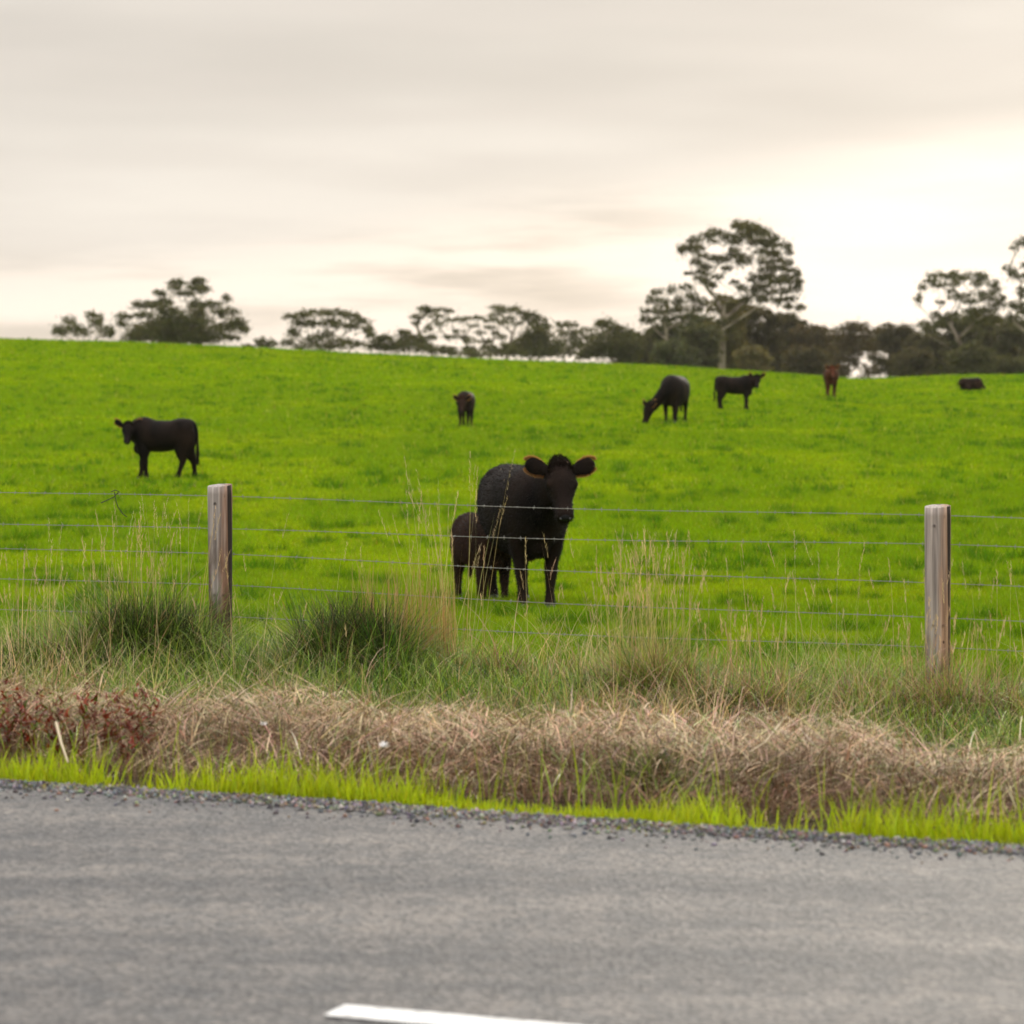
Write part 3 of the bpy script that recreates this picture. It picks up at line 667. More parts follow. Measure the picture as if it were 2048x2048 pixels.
# ------------------------------------------------------------------ cattle
def cr(A, m):
    A = np.asarray(A, float); n = len(A); P = np.vstack([2*A[0]-A[1], A, 2*A[-1]-A[-2]]); out = []
    for i in range(n-1):
        p0, p1, p2, p3 = P[i:i+4]
        for j in range(m):
            t = j/m; out.append(0.5*((2*p1)+(-p0+p2)*t+(2*p0-5*p1+4*p2-p3)*t*t+(-p0+3*p1-3*p2+p3)*t**3))
    out.append(A[-1]); return np.array(out)
def loft(rings, side=(0, 1, 0), m=5, seg=18, power=2.0):
    """rings: x,y,z, half width along side, half height along the other axis"""
    A = cr(rings, m); P = A[:, :3]; w = np.maximum(A[:, 3], 0.004); h = np.maximum(A[:, 4], 0.004)
    T = np.gradient(P, axis=0); T /= np.linalg.norm(T, axis=1)[:, None]+1e-9
    S = np.asarray(side, float)[None]-T*(T@np.asarray(side, float))[:, None]; S /= np.linalg.norm(S, axis=1)[:, None]+1e-9
    O = np.cross(T, S); a = np.linspace(0, 2*np.pi, seg, endpoint=False)
    ca = np.sign(np.cos(a))*np.abs(np.cos(a))**(2/power); sa = np.sign(np.sin(a))*np.abs(np.sin(a))**(2/power)
    V = P[:, None]+S[:, None]*(w[:, None]*ca[None])[..., None]+O[:, None]*(h[:, None]*sa[None])[..., None]
    n = len(P); V = V.reshape(-1, 3).tolist(); Fc = []
    for i in range(n-1):
        for k in range(seg): Fc.append((i*seg+k, i*seg+(k+1) % seg, (i+1)*seg+(k+1) % seg, (i+1)*seg+k))
    V.append(P[0].tolist()); V.append(P[-1].tolist()); c0 = len(V)-2; c1 = len(V)-1
    for k in range(seg): Fc.append((c0, (k+1) % seg, k)); Fc.append((c1, (n-1)*seg+k, (n-1)*seg+(k+1) % seg))
    return V, Fc
def blob(c, r, seg=14):
    return loft([(c[0]-r[0], c[1], c[2], .004, .004), (c[0]-r[0]*.8, c[1], c[2], r[1]*.6, r[2]*.6), (c[0], c[1], c[2], r[1], r[2]), (c[0]+r[0]*.8, c[1], c[2], r[1]*.6, r[2]*.6), (c[0]+r[0], c[1], c[2], .004, .004)], seg=seg)

def cattle(name, label, loc, yaw, S=1.0, colr='black', head=(0.98, 0.0, 1.34), hyaw=0, hpitch=-40, feet=None, fat=1.0, leglen=1.0, headscale=1.0, voxel=0.016, fur=20000, furlen=0.025, lying=False, tailswing=0.0, ears=(0, 0), hump=0.0, group='cattle in the field', cat='cow', earup=0.12, tail=True, lx=1.0, dep=1.0, legw=1.22):
    """local axes: +x nose, +y its left side, z up; all in metres for a 1.3 m cow"""
    root = empty(name, loc, yaw); tag(root, label, cat, group); root.scale = (S, S, S)
    parts = []
    lo = 0.5*leglen-0.5 if not lying else -0.42
    f = fat
    trunk = [(-.955, 0, 1.04, .05, .10), (-.94, 0, 1.03, .16, .20), (-.88, 0, 1.02, .235, .265), (-.74, 0, 1.00, .285, .305), (-.58, 0, .975, .31*f, .335), (-.35, 0, .92, .35*f, .38*f), (-.05, 0, .895, .375*f, .405*f), (.22, 0, .90, .35*f, .41*f), (.45, 0, .915, .31*f, .42), (.60, 0, .90, .265, .40), (.73, 0, .86, .20, .31), (.81, 0, .83, .11, .19), (.83, 0, .82, .03, .06)]
    trunk = [(x*lx, y, z+h-h*dep+lo, w, h*dep) for x, y, z, w, h in trunk]
    parts.append(loft(trunk, power=2.15, seg=24))
    # hip bones, withers, brisket
    for s in (1, -1): parts.append(blob((-.56*lx, s*.15, 1.19+lo), (.13, .09, .085)))
    parts.append(blob((.46*lx, 0, 1.22+lo), (.26, .10, .10+hump)))
    parts.append(blob((.58*lx, 0, .64+lo+.35*(1-dep)), (.15, .12, .15)))
    hx, hy, hz = head; hz += lo
    # neck
    hr = Matrix.Rotation(R(hyaw), 3, 'Z') @ Matrix.Rotation(R(-hpitch), 3, 'Y')
    H0 = Vector((hx, hy, hz)); ax = hr @ Vector((1, 0, 0)); upv = hr @ Vector((0, 0, 1))
    nb = H0 + ax*0.06*headscale - upv*0.06*headscale; mid = Vector((.60*lx, 0, 1.0+lo)).lerp(nb, 0.55)+Vector((0.01, 0, .015))
    parts.append(loft([(.34*lx, 0, .98+lo, .22, .32*dep), (.58*lx, 0, 1.00+lo, .21, .31*dep), (mid.x, mid.y, mid.z, .150, .215*dep), (nb.x, nb.y, nb.z, .112*headscale, .145*headscale), (nb.x+ax.x*.05, nb.y+ax.y*.05, nb.z+ax.z*.05, .05, .06)], m=6, power=2.1))
    # head, built along its own axis then turned
    k = headscale
    hd = [(-.07, 0, .0, .05, .06), (-.03, 0, .0, .112, .11), (.06, 0, -.01, .135, .14), (.14, 0, -.02, .138, .14), (.22, 0, -.035, .112, .122), (.31, 0, -.05, .085, .10), (.39, 0, -.058, .078, .085), (.45, 0, -.062, .086, .080), (.495, 0, -.066, .074, .064), (.515, 0, -.068, .03, .03)]
    hp = [loft(hd, m=5, seg=20, power=2.2), blob((-.05, 0, .045), (.085, .10, .075)), blob((.46, 0, -.12), (.05, .055, .03))]
    uh = hr.transposed() @ Vector((0, 0, 1)); fh = hr.transposed() @ Vector((math.cos(R(hyaw)), math.sin(R(hyaw)), 0))
    def earpt(out_, up_, back_=0.0): return Vector((.03, 0, .02)) + uh*up_ - fh*back_ + Vector((0, out_, 0))
    ear_rings = {}
    for s in (1, -1):
        hp.append(blob((.155, s*.115, .03), (.05, .035, .035)))
        hp.append(blob((.12, s*.07, -.07), (.12, .05, .07)))
        er = []
        for o_, u_, w_, t_ in ((.08, 0, .035, .034), (.125, .02, .048, .030), (.17, .28, .066, .024), (.215, .55, .082, .021), (.26, .8, .082, .019), (.30, .95, .060, .017), (.325, 1.05, .022, .012)):
            p_ = earpt(s*o_, .03+earup*u_, .02); er.append((p_.x, p_.y, p_.z, w_, t_))
        ear_rings[s] = er
        hp.append(loft(er, side=tuple(uh), m=5, seg=14))
    for V_, F_ in hp:
        parts.append(([list(H0 + hr @ (Vector(v)*k)) for v in V_], F_))
    # legs
    if not lying:
        LL = [(.50, .165, 'f'), (.50, -.165, 'f'), (-.66, .165, 'h'), (-.66, -.165, 'h')]
        feet = feet or [(0, 0), (0, 0), (0, 0), (0, 0)]
        hoofs = []
        for (_, ly_, kind), (dx, dy) in zip(LL, feet):
            s = 1 if ly_ > 0 else -1; q = leglen
            if kind == 'f':
                rg = [(.50, .150, .92, .10, .17), (.49, .165, .74, .095, .135), (.485, .165, .58, .075, .092), (.49, .158, .46, .055, .062), (.50, .152, .36, .052, .057), (.502, .150, .30, .045, .047), (.50, .150, .20, .034, .036), (.502, .150, .12, .040, .043), (.525, .150, .055, .043, .046), (.535, .150, .0, .052, .060)]
            else:
                rg = [(-.64, .14, 1.0, .14, .27), (-.66, .165, .84, .125, .25), (-.67, .17, .68, .095, .185), (-.71, .165, .55, .062, .10), (-.775, .158, .42, .044, .062), (-.78, .155, .35, .040, .050), (-.765, .155, .22, .035, .038), (-.755, .155, .12, .041, .044), (-.73, .155, .055, .043, .046), (-.72, .155, .0, .052, .060)]
            out = []
            for X_, Y_, Z_, a_, b_ in rg:
                zz = Z_+lo*min(1, max(0, (Z_)/.5)) if Z_ < .5 else Z_+lo
                t = max(0, 1-Z_/.78); out.append((X_*lx+dx*t, s*Y_+dy*t, zz, a_*(legw if Z_ < .6 else 1), b_*(legw if Z_ < .6 else 1)))
            parts.append(loft(out, m=4, seg=14)); hoofs.append(out)
    else:
        for s in (1, -1):
            parts.append(loft([(.45, s*.2, .30, .09, .10), (.62, s*.26, .14, .07, .07), (.72, s*.24, .08, .055, .055), (.5, s*.22, .06, .045, .045), (.38, s*.2, .05, .045, .045)], side=(0, 1, .2), m=4, seg=12))
            parts.append(loft([(-.6, s*.22, .35, .15, .2), (-.35, s*.36, .18, .1, .14), (-.3, s*.38, .10, .07, .07), (-.55, s*.36, .06, .05, .05), (-.35, s*.38, .04, .05, .05)], side=(0, 1, .2), m=4, seg=12))
    # tail
    if tail:
        tz = 1.18+lo; end = 0.42+lo*0.8
        tl = [(-.86*lx, 0, tz+.04, .045, .04), (-.94*lx, 0, tz+.01, .036, .036), (-.66*lx-.268, tailswing*.2, tz-.16, .034, .032), (-.66*lx-.278, tailswing*.5, tz-.40, .032, .030), (-.66*lx-.285, tailswing*.9, max(end+.12, .1), .042, .042), (-.66*lx-.285, tailswing, max(end, .05), .015, .015)]
        if lying: tl = [(-.90, 0, tz, .035, .035), (-.98, .02, tz-.15, .026, .026), (-1.0, .08, .2, .022, .022), (-.9, .25, .05, .02, .02)]
        parts.append(loft(tl, m=5, seg=10))
    # join -> voxel remesh -> smooth = one continuous body
    V_, F_ = [], []
    for v, fc in parts:
        o = len(V_); V_ += [tuple(p) for p in v]; F_ += [tuple(i+o for i in q) for q in fc]
    me = bpy.data.meshes.new('tmp'); me.from_pydata(V_, [], F_); me.update()
    tmp = bpy.data.objects.new('tmp', me); col.objects.link(tmp)
    md = tmp.modifiers.new('r', 'REMESH'); md.mode = 'VOXEL'; md.voxel_size = voxel; md.use_smooth_shade = True
    sm = tmp.modifiers.new('s', 'SMOOTH'); sm.factor = 0.5; sm.iterations = 3
    dg = bpy.context.evaluated_depsgraph_get(); body = bpy.data.meshes.new_from_object(tmp.evaluated_get(dg))
    bpy.data.objects.remove(tmp); bpy.data.meshes.remove(me)
    body.name = 'body'; body.materials.clear(); body.polygons.foreach_set('use_smooth', np.ones(len(body.polygons), bool))
    link('body', body, M_coat[colr], root)
    # coat: short hairs lying on the body
    body.calc_loop_triangles(); nt = len(body.loop_triangles)
    T = np.empty(nt*3, np.int32); body.loop_triangles.foreach_get('vertices', T); T = T.reshape(-1, 3)
    co = np.empty(len(body.vertices)*3, np.float32); body.vertices.foreach_get('co', co); co = co.reshape(-1, 3)
    A, B, C = co[T[:, 0]], co[T[:, 1]], co[T[:, 2]]; nr = np.cross(B-A, C-A); ar = np.linalg.norm(nr, axis=1); nr /= ar[:, None]+1e-12
    hm = Bag(); n = fur
    idx = rng.choice(nt, n, p=ar/ar.sum()); a, b = rng.random(n), rng.random(n); sw = a+b > 1; a[sw] = 1-a[sw]; b[sw] = 1-b[sw]
    P = A[idx]+(B-A)[idx]*a[:, None]+(C-A)[idx]*b[:, None]; Nn = nr[idx]
    d = np.array([-.55, 0, -.6])+rng.normal(0, .35, (n, 3))+Nn*0.55*rng.uniform(.4, 1.3, (n, 1)); d /= np.linalg.norm(d, axis=1)[:, None]
    sd_ = np.cross(d, Nn+rng.normal(0, .3, (n, 3))); sd_ /= np.linalg.norm(sd_, axis=1)[:, None]+1e-9
    ln = furlen*rng.uniform(.5, 1.3, n)[:, None]; wd = furlen*0.09
    VV = np.stack([P-sd_*wd-Nn*.002, P+sd_*wd-Nn*.002, P+d*ln], 1).reshape(-1, 3); FF = np.arange(n*3).reshape(-1, 3)
    link('coat', npmesh('coat', VV, FF), M_hair[colr], root); P_s, N_s = P.copy(), Nn.copy()
    # eyes, nose, ear fringe, poll curls, hooves
    if voxel < 0.03:
        for s in (1, -1):
            v, fc = blob((.165, s*.122, .032), (.020, .014, .018), 12)
            me = bpy.data.meshes.new('eye'); me.from_pydata([tuple(H0+hr@(Vector(q)*k)) for q in v], [], fc); me.update(); me.polygons.foreach_set('use_smooth', np.ones(len(me.polygons), bool)); link('eye', me, M_eye, root)
        v, fc = loft([(.46, 0, -.04, .050, .038), (.495, 0, -.045, .056, .040), (.520, 0, -.055, .044, .030), (.527, 0, -.058, .02, .014)], m=4, seg=18)
        me = bpy.data.meshes.new('nose'); me.from_pydata([tuple(H0+hr@(Vector(q)*k)) for q in v], [], fc); me.update(); me.polygons.foreach_set('use_smooth', np.ones(len(me.polygons), bool)); nose = link('nose', me, M_nose, root)
        for s in (1, -1):
            v, fc = blob((.515, s*.040, -.040), (.018, .016, .014), 10)
            me = bpy.data.meshes.new('nostril'); me.from_pydata([tuple(H0+hr@(Vector(q)*k)) for q in v], [], fc); me.update(); link('nostril', me, M_eye, nose)
        # fringe round each ear rim
        for s in (1, -1):
            n = 900; t = rng.uniform(-.2, 3.34, n); er = cr(ear_rings[s], 5)[8:-3]; j = rng.integers(0, len(er), n); tip = rng.random(n) < .25; j[tip] = len(er)-1-rng.integers(0, 4, tip.sum()); sg_ = rng.choice([-1, 1], n)
            U_ = np.array(uh); O_ = np.array([0, s, 0.])
            P = er[j, :3]+U_*(er[j, 3]*sg_)[:, None]*.90+rng.normal(0, .004, (n, 3)); fr_ = (j/len(er))[:, None]
            D_ = U_*sg_[:, None]*(1.25-fr_)+O_*(.25+fr_)+rng.normal(0, .35, (n, 3)); D_ /= np.linalg.norm(D_, axis=1)[:, None]
            sdv = np.cross(D_, np.array(fh)); sdv /= np.linalg.norm(sdv, axis=1)[:, None]+1e-9; l = rng.uniform(.016, .038, n)[:, None]
            VV = np.stack([P-sdv*.0022, P+sdv*.0022, P+D_*l], 1).reshape(-1, 3)
            me = npmesh('ear_fringe', VV*k, np.arange(n*3).reshape(-1, 3)); me.transform(Matrix.Translation(H0) @ hr.to_4x4()); link('ear_fringe', me, M_fringe, root)
        n = 5200; q_ = rng.normal(0, 1, (n, 3)); q_ /= np.linalg.norm(q_, axis=1)[:, None]; q_[:, 2] = np.abs(q_[:, 2]); P = np.array([.03, 0, .035])+q_*np.array([.19, .12, .085])*rng.uniform(.8, 1.08, (n, 1)); kq = rng.random(n) < 1.15-4.2*np.maximum(P[:, 0], 0); P = P[kq]; n = len(P)
        D_ = rng.normal(0, 1, (n, 3))+np.array([.2, 0, .9]); D_ /= np.linalg.norm(D_, axis=1)[:, None]; sdv = np.cross(D_, [1, .2, 0]); sdv /= np.linalg.norm(sdv, axis=1)[:, None]+1e-9; l = rng.uniform(.006, .045, n)[:, None]
        VV = np.stack([P-sdv*.0022, P+sdv*.0022, P+D_*l], 1).reshape(-1, 3); me = npmesh('poll_curls', VV*k, np.arange(n*3).reshape(-1, 3)); me.transform(Matrix.Translation(H0) @ hr.to_4x4()); link('poll_curls', me, M_hair[colr], root)
    if not lying:
        for out in hoofs:
            a = out[-1]; b = out[-2]
            v, fc = loft([(b[0]-.005, b[1], .062, .046, .050), (a[0], a[1], .03, .056, .062), (a[0]+.008, a[1], 0.0, .060, .070), (a[0]+.008, a[1], -.012, .052, .060)], m=3, seg=14)
            me = bpy.data.meshes.new('hoof'); me.from_pydata(v, [], fc); me.update(); link('hoof', me, M_hoof, root)
    if 'facing the road with a calf' in label:
        ch = np.where((N_s[:, 2] > .35) | ((P_s[:, 0] > 1.0) & (N_s[:, 0] > .2)))[0][:45]; q = P_s[ch]; t1 = rng.normal(0, 1, (len(q), 3)); t1 /= np.linalg.norm(t1, axis=1)[:, None]; t2 = np.cross(t1, rng.normal(0, 1, (len(q), 3))); t2 /= np.linalg.norm(t2, axis=1)[:, None]
        q = q+N_s[ch]*.016; link('chaff', npmesh('chaff', np.stack([q, q+t1*.016, q+t2*.008], 1).reshape(-1, 3), np.arange(len(q)*3).reshape(-1, 3)), M_chaff, root)['kind'] = 'stuff'
    # tail switch
    if tail and not lying:
        n = 700; e = np.array(tl[-1][:3]); t = rng.random(n)
        P = np.stack([e[0]+rng.normal(0, .012, n), e[1]+rng.normal(0, .012, n), e[2]+.14*t], 1)
        D_ = np.array([0, 0, -1])+rng.normal(0, .12, (n, 3)); sdv = np.cross(D_, rng.normal(0, 1, (n, 3))); sdv /= np.linalg.norm(sdv, axis=1)[:, None]; l = rng.uniform(.05, .15, n)[:, None]
        VV = np.stack([P-sdv*.003, P+sdv*.003, P+D_*l], 1).reshape(-1, 3); VV[:, 2] = np.maximum(VV[:, 2], 0.02)
        link('tail_switch', npmesh('tail_switch', VV, np.arange(n*3).reshape(-1, 3)), M_hair[colr], root)
    return root

def face_dir(deg): return R(deg)      # yaw of the animal's +x; -90 looks at the camera, 0 to the right, 180 to the left
# main cow
x, y, z = hit(1073, 1218)
yawm = R(-78)
cx = x - 0.52*math.cos(yawm); cy = y - 0.52*math.sin(yawm)
cattle('cow', 'large black cow behind the fence facing the road with a calf at her side', (cx, cy, float(terrain(x, y))-.03), yawm, 1.0, 'black', head=(.98, .11, 1.27), hyaw=-4, hpitch=-47, feet=[(.02, -.03), (.0, .03), (0, 0), (.1, 0)], fat=1.0, headscale=0.97, legw=1.1, voxel=0.013, fur=70000, furlen=0.028, earup=0.06)
# nursing calf
x, y = (968-1024)/F*29.0, 29.0
cattle('calf', 'dark brown calf nursing against the large black cow', (x, y, float(terrain(x, y))-.02), R(-68), 0.63, 'brown', head=(.58, .14, .90), hyaw=88, hpitch=-18, feet=[(.08, .0), (-.04, 0), (.10, 0), (-.06, 0)], leglen=1.10, headscale=.92, voxel=0.020, fur=45000, furlen=0.045, tailswing=.1, cat='calf', lx=.80, dep=.98)
# black calf on the left
x, y, z = hit(322, 959)
cattle('calf', 'black bull calf standing side on left of the cows, head turned to the road', (x, y, z-.02), R(174), 0.84, 'black', head=(.66, .20, 1.12), hyaw=98, hpitch=-38, feet=[(-.12, 0), (.10, 0), (.20, 0), (-.14, 0)], leglen=1.02, headscale=.88, fat=.90, voxel=0.018, fur=15000, cat='calf', lx=.76, dep=.91, legw=1.3)
# grazing cow
x, y, z = hit(1349, 845)
cattle('cow', 'black cow grazing with her head down beside the far heifer', (x, y, z-.03), R(-104), 0.98, 'black', head=(.95, -.50, .48), hyaw=-45, hpitch=-62, feet=[(.08, 0), (-.05, 0), (0, 0), (0.05, 0)], fat=1.04, voxel=0.025, fur=12000)
# heifer side on
x, y, z = hit(1472, 819)
cattle('heifer', 'small black heifer side on beyond the grazing cow, face to the road', (x, y, z-.03), R(6), 0.82, 'black', head=(.78, -.18, 1.22), hyaw=-100, hpitch=-38, feet=[(.05, 0), (-.10, 0), (0, 0), (.05, 0)], leglen=1.06, fat=.90, voxel=0.025, fur=8000, cat='heifer', lx=.83, dep=.93, headscale=1.0, legw=1.35)
# small calf front on
x, y, z = hit(931, 853)
cattle('calf', 'small dark calf standing front on alone in mid field', (x, y, z-.02), R(-97), 0.66, 'brown', head=(.92, .0, .98), hyaw=0, hpitch=-50, leglen=1.15, headscale=1.1, voxel=0.025, fur=8000, cat='calf', lx=.8, dep=.9, legw=1.4)
# red calf front on
x, y, z = hit(1662, 794)
cattle('calf', 'red brown calf standing front on below the far trees', (x, y, z-.02), R(-92), 0.78, 'red', head=(.84, .0, 1.26), hyaw=3, hpitch=-45, leglen=1.12, voxel=0.028, fur=6000, cat='calf', lx=.8, dep=.9, legw=1.4)
# resting calf
x, y, z = hit(1943, 780)
cattle('calf', 'dark calf lying down in the grass at the far right', (x, y, z-.06), R(22), 0.60, 'brown', head=(.56, -.1, 1.0), hyaw=-30, hpitch=-40, lying=True, voxel=0.028, fur=5000, cat='calf', lx=.9)

# ------------------------------------------------------------------ trees
def tree(label, baseX, D, puffs, cp=None, tcol=None, dens=1.0, leafc=(0.070, 0.078, 0.030), name='gum_tree', depth=1.0, forkY=None, trunk_r=0.35, group='trees beyond the crest', leaf=(0.27, 0.085), baseY=None, cat='tree'):
    """puffs: X, Y, rx, ry in photograph pixels (cp = crop origin and scale); metres at distance D"""
    m = D/F; x0 = (baseX-1024)*m; zg = float(terrain(x0, D)); root = empty(name, (x0, D, zg)); tag(root, label, cat, group)
    Q = []
    for X, Y, rx, ry in puffs:
        if cp: X = cp[0]+X/cp[2]; Y = cp[1]+Y/cp[2]; rx /= cp[2]; ry /= cp[2]
        Q.append(((X-baseX)*m, 0.0, EYE+(YH-Y)*m-zg, rx*m, ry*m))
    Q = np.array(Q); wid = max(np.ptp(Q[:, 0])*0.5, 1.0)
    Q[:, 1] = rng.uniform(-1, 1, len(Q))*wid*0.75*depth*np.sqrt(np.clip(1-(Q[:, 0]/(wid*1.25))**2, 0.05, 1))
    bag = Bag()
    for qx, qy, qz, rx, rz in Q:
        ry = (rx+rz)*0.55; apx = (rx/m)*(rz/m)/4*3.14
        rx *= 1.18; rz *= 1.35; nsub = max(8, int(12+apx*0.16)); n = int(26+apx*1.5*dens)
        a = rng.uniform(0, 6.28, nsub); rr = np.sqrt(rng.random(nsub)); hz = np.sqrt(1-rr**2)*rng.uniform(-.5, 1, nsub)
        sc = np.stack([qx+rx*.8*rr*np.cos(a), qy+ry*.8*rr*np.sin(a), qz+rz*.75*hz], 1)
        si = rng.integers(0, nsub, n); sg = np.array([rx*.17, ry*.17, rz*.19])*rng.uniform(.6, 1.4, nsub)[si][:, None]
        P = sc[si]+np.clip(rng.normal(0, 1, (n, 3)), -2.2, 2.2)*sg
        fr = rng.random(n) < .16; q3 = rng.normal(0, .55, (n, 3))*np.array([rx, ry, rz])+np.array([qx, qy, qz-rz*.2]); P[fr] = q3[fr]
        tone = np.repeat(rng.uniform(.70, 1.35, nsub)[:, None], 1, 1)[si]
        # drooping leaf sprays
        d = rng.normal(0, .7, (n, 3))+np.array([0, 0, -.8]); d /= np.linalg.norm(d, axis=1)[:, None]
        s = np.cross(d, rng.normal(0, 1, (n, 3))); s /= np.linalg.norm(s, axis=1)[:, None]
        L_ = (leaf[0]*rng.uniform(.6, 1.3, n))[:, None]; W_ = (leaf[1]*rng.uniform(.7, 1.4, n))[:, None]
        VV = np.stack([P-d*L_*.5, P+s*W_, P+d*L_*.5, P-s*W_], 1).reshape(-1, 3)
        bag.add(VV, np.arange(n*4).reshape(-1, 4), np.repeat(jitter(np.array(leafc)[None]*tone, n, .18), 4, 0))
    link('crown', bag.mesh('crown'), M_leaf, root)
    # skeleton: join puffs to the nearest lower node
    top = np.median(Q[:, 2]); fork = (EYE+(YH-(forkY or (YH-40)))*m-zg) if forkY else top*0.45
    nodes = [np.array([0, 0, -0.3])]; par = [-1]
    for i in range(1, 7):
        t = i/6; nodes.append(np.array([math.sin(t*3+baseX)*0.25*t, 0.2*math.sin(t*5), fork*t])); par.append(len(nodes)-2)
    order = np.argsort(np.hypot(Q[:, 0], Q[:, 2]-fork))
    leafn = []
    for i in order:
        tgt = Q[i, :3]-np.array([0, 0, Q[i, 4]*.3]); best = None; bd = 1e9
        for j, p in enumerate(nodes):
            if j < 3: continue
            dv = tgt-p; dd = np.linalg.norm(dv)+max(0, .7*np.hypot(dv[0], dv[1])-dv[2])*1.3
            if dd < bd: bd = dd; best = j
        p = nodes[best]; pj = best; ns = 4
        for q in range(1, ns+1):
            t = q/ns; c = p*(1-t)+tgt*t; c = c+np.array([rng.normal(0, .12), rng.normal(0, .12), math.sin(t*3.14)*np.linalg.norm((tgt-p)[:2])*-.05])*(q < ns)
            nodes.append(c); par.append(pj); pj = len(nodes)-1
        leafn.append(pj)
    cnt = np.zeros(len(nodes))
    for l in leafn:
        j = l
        while j >= 0: cnt[j] += 1; j = par[j]
    rad = trunk_r*.55*(cnt/len(Q))**0.62; rad = np.maximum(rad, .022)
    rad[:7] *= np.linspace(1.15, .8, 7)
    tb = Bag()
    for j in range(1, len(nodes)):
        i = par[j]; V_, F_ = tube([nodes[i], nodes[j]], [rad[i] if i < 7 or rad[i] < rad[j]*1.6 else rad[j]*1.3, rad[j]], 6); tb.add(V_, F_)
    link('trunk', tb.mesh('trunk', True), M_bark, root)
    return root

A_ = (80, 520, 2.76)
tree('low ragged tree at the far left of the crest', 168, 330, [(90,390,30,30),(150,340,40,30),(200,380,60,30),(290,320,50,30),(360,385,50,30),(320,350,40,30),(230,400,60,28),(120,400,40,30),(390,410,30,30),(290,300,30,14)], A_, trunk_r=.25)
tree('broad many tiered gum on the left of the crest', 362, 330, [(870,110,45,18),(760,125,50,20),(720,150,40,25),(850,150,60,30),(640,180,40,22),(900,170,50,25),(800,190,60,20),(1020,215,30,25),(560,250,60,28),(610,250,40,25),(700,240,50,30),(960,250,60,25),(850,250,50,40),(730,290,70,40),(1000,290,70,35),(480,320,50,25),(590,310,50,25),(860,300,60,30),(1080,350,60,35),(440,350,30,20),(540,390,90,50),(680,360,80,50),(780,340,80,60),(900,340,70,40),(1000,380,70,40),(620,420,120,40),(780,420,120,50),(920,410,90,50),(1110,380,35,25),(1040,430,60,20),(500,430,60,30),(700,400,90,60),(820,380,90,60),(760,440,140,40),(900,440,100,30)], A_, dens=1.5, trunk_r=.6)
tree('tiny bush alone on the skyline left of the domed gum', 530, 320, [(1245,455,50,26),(1215,450,30,22),(1280,465,30,20),(1240,475,40,15)], A_, name='bush', cat='bush', trunk_r=.12)
tree('smallest tuft of bush just left of the lone skyline bush', 498, 320, [(1150,475,25,10),(1135,480,16,8),(1165,480,16,8)], A_, name='bush', cat='bush', trunk_r=.08)
tree('domed umbrella gum standing alone on the skyline', 668, 330, [(1380,320,35,20),(1450,310,50,30),(1540,290,70,25),(1620,295,70,25),(1700,310,60,30),(1760,340,50,30),(1810,390,30,35),(1430,350,50,30),(1500,350,50,25),(1580,350,60,30),(1650,360,60,30),(1720,370,40,25),(1400,410,40,35),(1370,460,40,25),(1520,440,60,35),(1640,450,70,30),(1740,470,60,25),(1830,420,30,20),(1590,410,40,20),(1480,480,80,25),(1600,480,90,25)], A_, dens=1.2, trunk_r=.4)
B_ = (740, 580, 3.45)
tree('flat topped thin gum with bare gaps right of the domed gum', 870, 350, [(370,130,50,25),(450,140,60,25),(550,145,50,18),(330,190,50,30),(460,180,50,25),(320,230,30,20),(400,150,40,20)], B_, trunk_r=.35, dens=1.1)
tree('long low spreading gum in the middle of the skyline', 950, 345, [(560,210,60,20),(650,205,70,25),(750,200,70,20),(850,210,80,25),(920,225,50,20),(480,240,50,30),(400,270,40,25),(610,290,50,20),(550,330,50,20),(690,350,60,25),(800,360,50,25),(640,330,40,18),(880,310,40,20),(760,300,40,16),(700,250,50,14),(830,260,50,14),(920,330,30,20)], B_, dens=1.0, trunk_r=.45)
tree('gum with a stepped arching crown centre of the skyline', 1012, 340, [(870,125,60,25),(980,130,50,25),(920,150,60,25),(1050,160,60,25),(1130,190,50,35),(1180,210,50,30),(1220,260,40,35),(1010,230,50,20),(1080,200,50,25),(1140,240,50,30),(860,170,40,14),(1180,270,50,30),(960,190,50,14)], B_, dens=1.1, trunk_r=.4)
tree('dense low bush cluster right of the domed gum', 815, 335, [(60,350,50,30),(120,340,60,30),(30,390,50,35),(230,300,50,30),(280,330,60,30),(160,390,80,40),(280,400,100,50),(380,400,80,40),(330,350,60,35),(420,330,40,25),(230,360,70,35),(100,400,80,35)], B_, name='bush', cat='bush', dens=1.5, trunk_r=.2)
tree('strip of low scrub under the long spreading gum', 950, 330, [(480,420,80,30),(620,440,90,25),(750,450,90,25),(880,430,80,35),(1000,430,80,35),(540,410,60,25),(690,410,60,25),(820,400,60,25),(930,390,40,30)], B_, name='bush', cat='bush', dens=1.5, trunk_r=.15)
tree('dark rounded tree below the stepped crown', 1070, 335, [(1130,310,80,50),(1100,360,90,60),(1200,330,70,50),(1050,400,90,50),(1200,420,120,60),(1120,430,110,50),(1000,400,60,35),(1250,380,80,50),(1180,290,50,30)], B_, dens=1.7, trunk_r=.3)
tree('sparse twiggy tree between two dark clumps', 1140, 345, [(1330,250,50,30),(1390,240,50,30),(1350,310,70,40),(1450,330,60,40),(1500,280,50,25),(1380,380,100,50),(1300,230,20,15),(1480,390,90,50),(1420,290,50,30),(1540,330,50,40),(1330,430,120,40)], B_, dens=0.85, trunk_r=.25)
tree('dark two humped gum left of the tallest gum', 1225, 335, [(1620,230,60,35),(1590,250,40,35),(1690,260,60,35),(1650,320,90,60),(1740,290,60,40),(1600,380,100,60),(1740,380,110,70),(1800,330,70,50),(1560,420,90,50),(1680,440,110,50),(1820,400,80,60),(1500,450,80,40),(1780,460,90,40)], B_, dens=1.7, trunk_r=.3)
